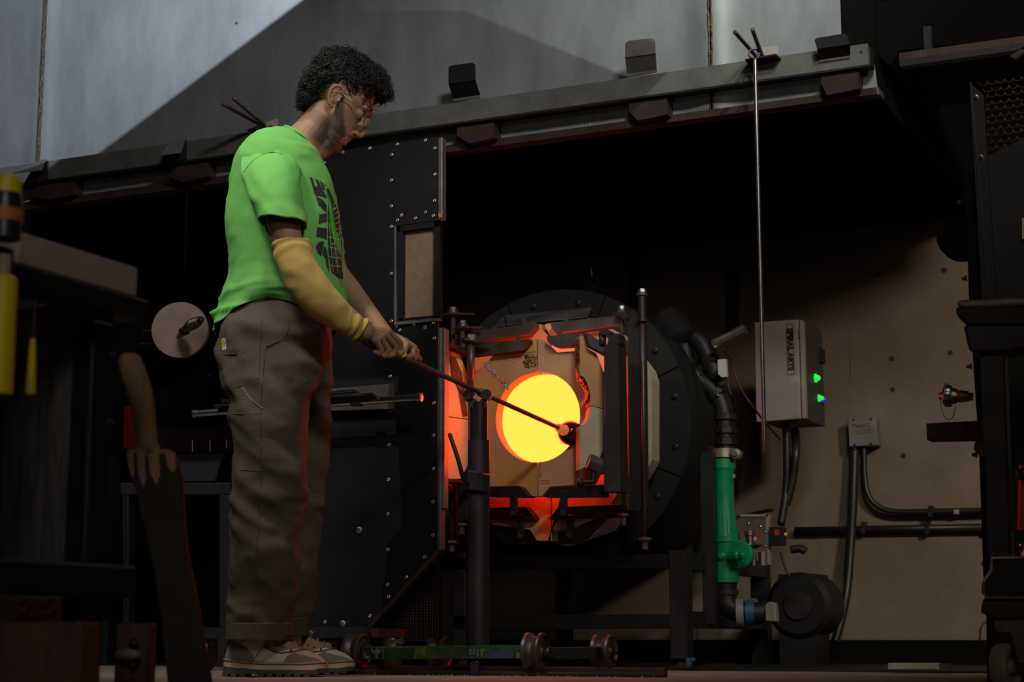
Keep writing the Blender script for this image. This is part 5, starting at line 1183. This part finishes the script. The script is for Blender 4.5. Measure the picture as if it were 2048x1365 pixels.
TR = [ell((431, 652), (669, 650), 4.80, .164, dz=hemdz), ell((437, 634), (677, 636), 4.80, .170, dz=hemdz2), ell((444, 612), (684, 615), 4.80, .173, dz=hemdz3), ell((447, 590), (688, 590), 4.80, .170), ell((455, 560), (690, 560), 4.80, .168), ell((456, 520), (689, 525), 4.80, .172),
      ell((455, 480), (687, 485), 4.80, .178), ell((453, 440), (684, 445), 4.80, .182), ell((455, 400), (677, 408), 4.80, .186), ell((460, 365), (668, 374), 4.80, .188), ell((469, 335), (658, 348), 4.80, .188), ell((482, 306), (650, 328), 4.80, .180), ell((499, 284), (646, 316), 4.80, .158), ell((521, 268), (643, 309), 4.80, .128, p=.95), ell((546, 259), (640, 303), 4.80, .098, p=1), ell((568, 254), (636, 299), 4.80, .068, p=1)]
shirt = cloth('shirt', TR, 'shirt', man, dshirt, label='bright green t-shirt with black and grid print on the chest')
b = new_bm(); cc_ = sum(TR[-1], V())/len(TR[-1]); tube(b, [p+(cc_-p)*.03-Z*.002 for p in TR[-1]], .0036, 8, closed=True); obj('collar', b, 'shirt', shirt, True)
hemr = [q for q in TR[0]]
def ring_axis(cx, cy, d, dx, dy, hw, bd, n=36):
    """ring perpendicular to image direction (dx,dy); hw half width in px"""
    l = math.hypot(dx, dy); ux, uy = -dy/l, dx/l
    return ell((cx-ux*hw, cy-uy*hw), (cx+ux*hw, cy+uy*hw), d, bd, n, .95)
def dsl(p): return .008*crease(p+V((0, 0, p.x*1.6)), (8, 8, 11), 6, 3)+.004*crease(p, (18, 18, 18), 2, 3)-.002+.004*noise.noise(p*14)+.003*ridge(p+V((0, 0, p.x)), (18, 18, 7), 2)-.001
SL = [ell((484, 318), (560, 296), 4.70, .05, 36), ell((482, 345), (590, 322), 4.64, .068, 36), ell((490, 372), (600, 352), 4.61, .074, 36), ell((500, 400), (605, 390), 4.59, .075, 36), ell((510, 425), (608, 425), 4.58, .076, 36), ell((516, 442), (610, 452), 4.57, .077, 36)]
cloth('sleeve', SL, 'shirt', shirt, dsl)
b = new_bm(); tube(b, [p for p in densify([ell((485, 330), (572, 300), 4.69, .056, 36)], 1)[0]], .0022, 6, closed=True)
SF = [ell((585, 318), (645, 330), 4.92, .05, 36), ell((590, 350), (640, 362), 4.96, .055, 36), ell((605, 400), (656, 412), 4.98, .058, 36), ell((622, 470), (686, 505), 5.02, .062, 36)]
b.free(); cloth('sleeve', SF, 'shirt', shirt, dsl)
# yellow arm sleeve
def dys(p):
    t = (p-NE).dot((NW-NE).normalized())/(NW-NE).length; t2 = (p-NE).dot((NS-NE).normalized())
    w_ = max(0, (t-.68)/.32)**1.2*.0062*math.sin((t-.68)*80+6*noise.noise(p*16)) if t > .68 else 0
    w2 = max(0, (t2-.03)/.08)*.004*math.sin(t2*170+5*noise.noise(p*14)) if t2 > .03 else 0
    return w_+w2+.0035*noise.noise(p*22)+.003*ridge(p, (14, 14, 22), 5)-.001
YS_ = [ring_axis(582, 486, 4.555, .1, 1, 38, .053), ring_axis(585, 500, 4.55, .12, 1, 38.5, .053), ring_axis(592, 525, 4.545, .25, 1, 38, .052), ring_axis(604, 553, 4.54, .5, 1, 39, .052), ring_axis(626, 583, 4.545, .85, 1, 39, .050), ring_axis(650, 608, 4.555, 1, 1, 37, .047), ring_axis(676, 630, 4.57, 1, .85, 32, .041), ring_axis(700, 648, 4.585, 1, .75, 27, .036), ring_axis(718, 660, 4.595, 1, .7, 25.5, .034), ring_axis(729, 666, 4.60, 1, .65, 24, .032)]
cloth('arm_sleeve', YS_, 'ysleeve', man, dys, m=8, label='mustard yellow knitted arm sleeve on the near arm')
b = new_bm(); q = HP(806, 708, -.014); lathe(b, q, (HP(812, 714, 0)-HP(800, 705, -.02)), [(-.003, .009), (-.003, .0108), (.003, .0108), (.003, .009)], 16); obj('finger_ring', b, 'yellow', man, autos=True, label='small yellow band on a finger')
# trousers
def dtr(p):
    z = p.z; kn = max(0, 1-abs(z-.47)/.16); an = max(0, 1-abs(z-.22)/.16); cr = max(0, 1-abs(z-.80)/.12)
    d = .007*noise.noise(p*6)+.004*noise.noise(p*17)+.010*crease(p+V((0, 0, p.x*.8)), (6, 6, 8), 12, 3)+.004*crease(p, (14, 14, 16), 2, 3)-.003
    d += kn*.012*crease(p+V((0, 0, p.x*.5)), (4, 4, 13), 1, 2.6)+an*.012*crease(p-V((0, 0, p.x*.4)), (4, 4, 13), 4, 2.6)+cr*.013*crease(p+V((0, 0, p.x*.9)), (5, 5, 12), 9, 2.6)-.003*(kn+an+cr)
    return d-.003
NL = [ell((472, 590), (646, 584), 4.77, .115), ell((460, 622), (650, 616), 4.765, .132), ell((441, 660), (662, 660), 4.755, .142), ell((436, 700), (660, 695), 4.74, .125), ell((442, 745), (648, 735), 4.72, .112), ell((452, 790), (626, 780), 4.70, .102), ell((461, 840), (615, 835), 4.69, .096), ell((468, 900), (611, 895), 4.69, .092), ell((469, 950), (611, 950), 4.69, .090), ell((466, 1000), (611, 1000), 4.70, .090), ell((463, 1045), (606, 1048), 4.71, .088), ell((461, 1100), (600, 1105), 4.72, .088),
      ell((459, 1160), (595, 1165), 4.74, .088), ell((456, 1210), (588, 1215), 4.76, .089), ell((455, 1250), (582, 1250), 4.77, .090), ell((456, 1272), (580, 1272), 4.775, .090)]
FL = [ell((450, 622), (658, 616), 4.86, .125), ell((446, 660), (664, 655), 4.87, .120), ell((450, 700), (664, 690), 4.89, .110), ell((470, 745), (663, 735), 4.92, .10), ell((490, 800), (662, 790), 4.94, .095), ell((500, 860), (660, 850), 4.96, .092), ell((505, 950), (656, 945), 4.97, .088), ell((505, 1000), (648, 998), 4.98, .087), ell((503, 1050), (645, 1045), 4.99, .086), ell((500, 1110), (640, 1108), 5.0, .086), ell((498, 1170), (630, 1168), 5.01, .086), ell((495, 1220), (622, 1218), 5.02, .086), ell((494, 1245), (618, 1243), 5.03, .087), ell((494, 1265), (616, 1265), 5.035, .087)]
tro = cloth('trousers', NL, 'trouser', man, dtr, m=7, label='brown canvas carpenter trousers')
cloth('far_trouser_leg', FL, 'trouser', tro, dtr, m=7)
def flat(p): return .0015*noise.noise(p*16)
cloth('trouser_cuff', [ell((452, 1281), (577, 1282), 4.775, .097), ell((453, 1265), (580, 1266), 4.775, .099), ell((455, 1247), (584, 1247), 4.77, .097)], 'trouser', tro, flat, .005, 4)
cloth('trouser_cuff', [ell((492, 1272), (615, 1274), 5.035, .094), ell((494, 1255), (618, 1255), 5.035, .096), ell((496, 1237), (619, 1236), 5.03, .094)], 'trouser', tro, flat, .005, 4)

# ---------------- things lying on the cloth surface (drawn by casting onto the garment)
dg = bpy.context.evaluated_depsgraph_get()
def bvh_of(*os_):
    vs = []; fs = []
    for o in os_:
        n0 = len(vs); vs += [v.co.copy() for v in o.data.vertices]; fs += [tuple(i+n0 for i in p.vertices) for p in o.data.polygons]
    return BVHTree.FromPolygons(vs, fs)
T_sh = bvh_of(shirt); T_tr = bvh_of(tro)
def onto(T, x, y, off):
    d = ray(x, y).normalized(); h = T.ray_cast(CAM, d)
    if h[0] is None: return None
    n_ = h[1] if h[1].dot(d) < 0 else -h[1]
    return h[0]+n_*off
def decal(name, polys, mt, T, parent, off=.0008, th=.0006, sub=3):
    """cover the polygon with a grid that hugs the garment"""
    b = new_bm()
    for poly in polys:
        xs_ = [p[0] for p in poly]; ys_ = [p[1] for p in poly]
        t = bmesh.new(); t.faces.new([t.verts.new((x, y, 0)) for x, y in poly])
        bmesh.ops.triangulate(t, faces=t.faces[:])
        x = min(xs_)
        while x < max(xs_):
            bmesh.ops.bisect_plane(t, geom=t.verts[:]+t.edges[:]+t.faces[:], plane_co=(x, 0, 0), plane_no=(1, 0, 0)); x += sub
        y = min(ys_)
        while y < max(ys_):
            bmesh.ops.bisect_plane(t, geom=t.verts[:]+t.edges[:]+t.faces[:], plane_co=(0, y, 0), plane_no=(0, 1, 0)); y += sub*1.5
        mp_ = {}
        for v in t.verts: mp_[v.index if v.index >= 0 else id(v)] = None
        t.verts.index_update(); vm = []
        for v in t.verts:
            p = onto(T, v.co.x, v.co.y, off); vm.append(b.verts.new(p) if p else None)
        for f_ in t.faces:
            vv = [vm[v.index] for v in f_.verts]
            if all(vv): b.faces.new(vv)
        t.free()
    return obj(name, b, mt, parent, True)
def zz(x, y): return (590+x/5.246, 340+y/5.246)
def Q(*p): return [zz(*q) for q in p]
decal('print_letter', [Q((155, 75), (182, 85), (208, 172), (238, 176), (290, 205), (335, 300), (205, 262)), Q((212, 98), (243, 110), (280, 190), (290, 205), (238, 176)), Q((256, 113), (290, 135), (318, 215), (290, 205))], 'print', T_sh, shirt)
decal('print_letter', [Q((218, 272), (300, 322), (335, 385), (330, 450), (246, 378))], 'print', T_sh, shirt)
decal('print_letter', [Q((255, 468), (332, 455), (336, 545), (244, 572)), Q((232, 600), (332, 618), (335, 740), (300, 720), (222, 700))], 'print', T_sh, shirt)
decal('print_letter', [Q((215, 810), (245, 760), (305, 750), (272, 910), (238, 870)), Q((302, 790), (335, 850), (362, 1075), (325, 1010), (320, 940), (285, 880))], 'print', T_sh, shirt)
decal('print_panel', [Q((300, 142), (345, 185), (420, 350), (485, 560), (492, 640), (492, 900), (505, 1150), (470, 1148), (464, 1100), (382, 1075), (352, 900), (342, 700), (346, 600), (340, 450), (352, 330), (335, 220))], 'print', T_sh, shirt)
decal('print_streak', [Q((345, 235), (378, 385), (412, 560), (425, 650), (445, 655), (468, 780), (478, 900), (462, 885), (420, 790), (378, 665), (362, 560), (355, 400))], 'pgreen', T_sh, shirt, .0016)
decal('print_blue', [Q((415, 800), (440, 800), (455, 900), (450, 1010), (425, 1000), (395, 880)), Q((385, 380), (400, 385), (408, 440), (392, 450))], 'pblue', T_sh, shirt, .0012)
ln = [Q((340, 460), (360, 465)), ]
lines = []
for y0, y1 in ((700, 735), (800, 835), (900, 920), (990, 1010)): lines.append(Q((342, y0), (400, y0+15), (470, y1), (470, y1+9), (400, y0+24), (342, y0+9)))
for y0 in (330, 380, 430, 480, 530, 590, 650): lines.append(Q((390+(y0-330)*.10, y0+40), (430+(y0-330)*.17, y0), (434+(y0-330)*.17, y0+7), (392+(y0-330)*.10, y0+47)))
for x0, x1 in ((352, 392), (380, 445), (440, 492)): lines.append(Q((x0, 560 if x0 < 430 else 380), (x0+6, 560 if x0 < 430 else 380), (x1+5, 1075), (x1, 1075)))
decal('print_grid', lines, 'pgrid', T_sh, shirt, .0018)
random.seed(5); dots = []
for k in range(70):
    y = random.uniform(230, 680); x = 375+(y-230)*.22+random.uniform(-12, 45); w_ = random.uniform(2, 6); dots.append(Q((x, y), (x+w_, y), (x+w_, y+w_*1.8), (x, y+w_*1.8)))
decal('print_specks', dots, 'sticker', T_sh, shirt, .0022)
decal('print_tag', [Q((468, 1155), (500, 1160), (500, 1235), (470, 1215))], 'boxgrey', T_sh, shirt)
def stitch(name, pts_, T, parent, mt='seam', r=.0012, off=.0006):
    p = bez([V((x, y, 0)) for x, y in pts_], 6); q = [onto(T, a.x, a.y, off) for a in p]; q = [a for a in q if a]
    if len(q) < 2: return
    b = new_bm(); tube(b, q, r, 5); obj(name, b, mt, parent, True)
for pts_ in ([(578, 640), (574, 665), (560, 680), (532, 694)], [(532, 694), (526, 740), (522, 800), (520, 850), (522, 950), (518, 1040), (510, 1120), (504, 1245)], [(450, 710), (490, 706)], [(452, 778), (470, 776), (485, 770)], [(466, 828), (524, 828)], [(466, 940), (522, 942)], [(524, 640), (520, 690), (516, 760)]):
    stitch('seam_line', pts_, T_tr, tro)
stitch('seam_line', [(484, 774), (494, 790), (510, 806), (526, 818)], T_tr, tro, 'seaml', .0013)
stitch('seam_line', [(452, 1247), (520, 1243), (583, 1248)], bvh_of([o for o in tro.children if o.name.startswith('trouser_cuff')][0]), tro, 'seaml', .0010)
decal('brand_patch', [[(443, 677), (452, 676), (453, 699), (445, 701)]], 'sticker', T_tr, tro, .001)
decal('patch_emblem', [[(445, 682), (449, 679), (451, 684), (450, 692), (446, 694), (444.5, 688)]], mat('amber_patch', (.60, .28, .02), .7), T_tr, tro, .0018, sub=2)
T_sl = bvh_of([o for o in shirt.children if o.name.startswith('sleeve')][0])
stitch('sleeve_hem', [(515, 437), (540, 441), (575, 445), (607, 450)], T_sl, shirt, 'shirt', .0012)
stitch('shoulder_seam', [(487, 345), (510, 318), (545, 304), (580, 318), (598, 345)], bvh_of(shirt, [o for o in shirt.children if o.name.startswith('sleeve')][0]), shirt, 'shirt', .0016)

# ---------------- shoes
def shoe(ox, d, ang, lab):
    o0 = D(ox, 1350, d); o0.z = .001
    fx = (R_*math.cos(ang)-FH*math.sin(ang)); fy = FH*math.cos(ang)+R_*math.sin(ang); Ls = .282
    Wd = [(0, .018), (.02, .029), (.08, .036), (.2, .039), (.4, .039), (.6, .047), (.75, .050), (.87, .046), (.95, .035), (.985, .024), (1.0, .010)]
    def lerp(T, x):
        for (a, b2), (c, e) in zip(T, T[1:]):
            if x <= c: return b2+(e-b2)*(x-a)/(c-a)
        return T[-1][1]
    Ht = [(0, .060), (.02, .082), (.08, .104), (.2, .110), (.42, .110), (.52, .104), (.62, .094), (.74, .078), (.84, .066), (.92, .057), (.97, .046), (1, .036)]
    Zs = [(0, .045), (.2, .038), (.4, .034), (.8, .034), (1.0, .038)]
    def W(x, y, z): return o0+fx*(x*Ls)+fy*y+Z*z
    st = [0, .012, .03, .06, .1, .16, .24, .32, .4, .48, .55, .62, .68, .74, .8, .85, .9, .94, .97, .99, 1.0]
    def upp(x, t, k=0):
        w_ = lerp(Wd, x)-.003+k; h = lerp(Ht, x)+k; z0 = lerp(Zs, x)-.006; c, s_ = math.cos(t), math.sin(t)
        nar = 1 if x > .5 else 1
        return W(x*.985+.006, math.copysign(abs(c)**.75, c)*w_*(1-.30*max(s_, 0)**2*(1 if x < .5 else .6)), z0+(h-z0)*max(s_, 0)**.85)
    sh_ = bpy.data.objects.new('shoe', None)
    b = new_bm(); rings(b, [[upp(x, PI*k/18) for k in range(19)] for x in st]); up = obj('shoe', b, 'upper', man, True, label=lab)
    def band(z0f, z1f, ext, mt, nm):
        b = new_bm(); out = []
        n = 0
        rows = []
        for zf in (z0f, z1f):
            row = [W(x, lerp(Wd, x)*1+ext, zf(x)) for x in st]+[W(x, -lerp(Wd, x)-ext, zf(x)) for x in st[::-1]]; rows.append(row)
        rings(b, rows); return obj(nm, b, mt, up, autos=True)
    ms0 = lambda x: (.026 if x < .1 else .0225 if x < .3 else .018)+.004*(x > .9)
    ms1 = lambda x: lerp(Zs, x)+.001
    band(ms0, ms1, .0035, 'midsole', 'midsole')
    b = new_bm(); tube(b, [W(x, -lerp(Wd, x)-.0035, ms1(x)-.0035) for x in st], .0012, 5); obj('welt_groove', b, 'seam', up, True)
    b = new_bm(); tube(b, [W(x, -lerp(Wd, x)-.003, ms1(x)) for x in st], .0024, 6); obj('welt', b, 'seaml', up, True)
    o_ = band(lambda x: .007+.004*max(0, (x-.85)/.15), ms0, .0045, 'outsole', 'outsole')
    b = new_bm()
    for x in (.03, .115, .20, .38, .47, .56, .65, .74, .83, .90):
        for sgn in (-1, 1):
            w0 = lerp(Wd, x)+.004; dx = .062/2 if x not in (.20,) else .03; lo_ = .0 if x < .85 else .003
            q = [W(x-dx, sgn*w0, lo_), W(x+dx, sgn*(lerp(Wd, min(1, x+dx))+.004), lo_), W(x+dx, sgn*.008, lo_), W(x-dx, sgn*.008, lo_)]; prism(b, q, Z*.012)
    obj('sole_lugs', b, 'outsole', up)
    def line(pts_, mt, r, nm, k=.0008):
        p = bez([V((x, t, 0)) for x, t in pts_], 5); b = new_bm(); tube(b, [upp(a.x, a.y, k) for a in p], r, 5); obj(nm, b, mt, up, True)
    # camera side is -y: angles near pi
    def patch(x0, x1, tf, mt, nm, k=.0016):
        b = new_bm(); g = []
        for i in range(13):
            x = x0+(x1-x0)*i/12; ta, tb_ = tf((x-x0)/(x1-x0)); g.append([b.verts.new(upp(x, ta+(tb_-ta)*j/8, k)) for j in range(9)])
        for i in range(12):
            for j in range(8): b.faces.new((g[i][j], g[i+1][j], g[i+1][j+1], g[i][j+1]))
        bmesh.ops.solidify(b, geom=b.faces[:], thickness=.001); obj(nm, b, mt, up, True)
    patch(.60, .995, lambda s_: (PI, PI-(.08+.55*min(1, s_*4)**.7)), 'toe', 'toe_guard')
    patch(.0, .30, lambda s_: (PI, PI-1.1*(1-s_*.75)), 'toe', 'heel_counter')
    patch(.40, .82, lambda s_: (PI*.5, PI*.5+1.12*math.sin(PI*min(1, .35+s_*.65))), 'midsole', 'eyestay', .0022)
    line([(.40, PI*.5+1.0), (.50, PI*.5+1.13), (.60, PI*.5+1.10), (.72, PI*.5+.80), (.82, PI*.5+.1)], 'seam', .0014, 'stitch_line', .0028)
    line([(.30, PI-.10), (.36, PI-.45), (.42, PI-.8)], 'seam', .0012, 'stitch_line')
    for x in (.46, .53, .60, .67):
        b = new_bm(); p = [upp(x, PI*.5+.85, .003), upp(x+.012, PI*.5+.45, .006), upp(x+.02, PI*.5, .008), upp(x+.015, PI*.5-.4, .004)]; tube(b, bez(p, 4), .0020, 6); obj('lace', b, 'lace', up, True)
        b = new_bm(); sph(b, upp(x, PI*.5+.86, .003), .0030, 8, 6); obj('eyelet', b, 'seam', up, True)
    b = new_bm()
    for k in range(2):
        s_ = 1 if k else -1; c = upp(.45, PI*.5, .012); tube(b, bez([c, c+fx*.012+Z*.006-fy*.012*s_, c+fx*.03-fy*.02*s_-Z*.002, c+fx*.018-fy*.010*s_-Z*.006, c], 5), .0018, 6)
    obj('lace_bow', b, 'lace', up, True)
    return up
shoe(450, 4.80, .06, 'near cream suede shoe'); shoe(515, 5.08, .02, 'far cream suede shoe')

for kx, d_, nm in ((517, 4.86, 'near'), (572, 5.05, 'far')):
    q = D(kx, 1295, d_); b = new_bm(); lathe(b, V((q.x, q.y, .085)), Z, [(0, .046), (.02, .045), (.06, .042), (.075, .040)], 24); obj('sock', b, 'upper', man, autos=True)
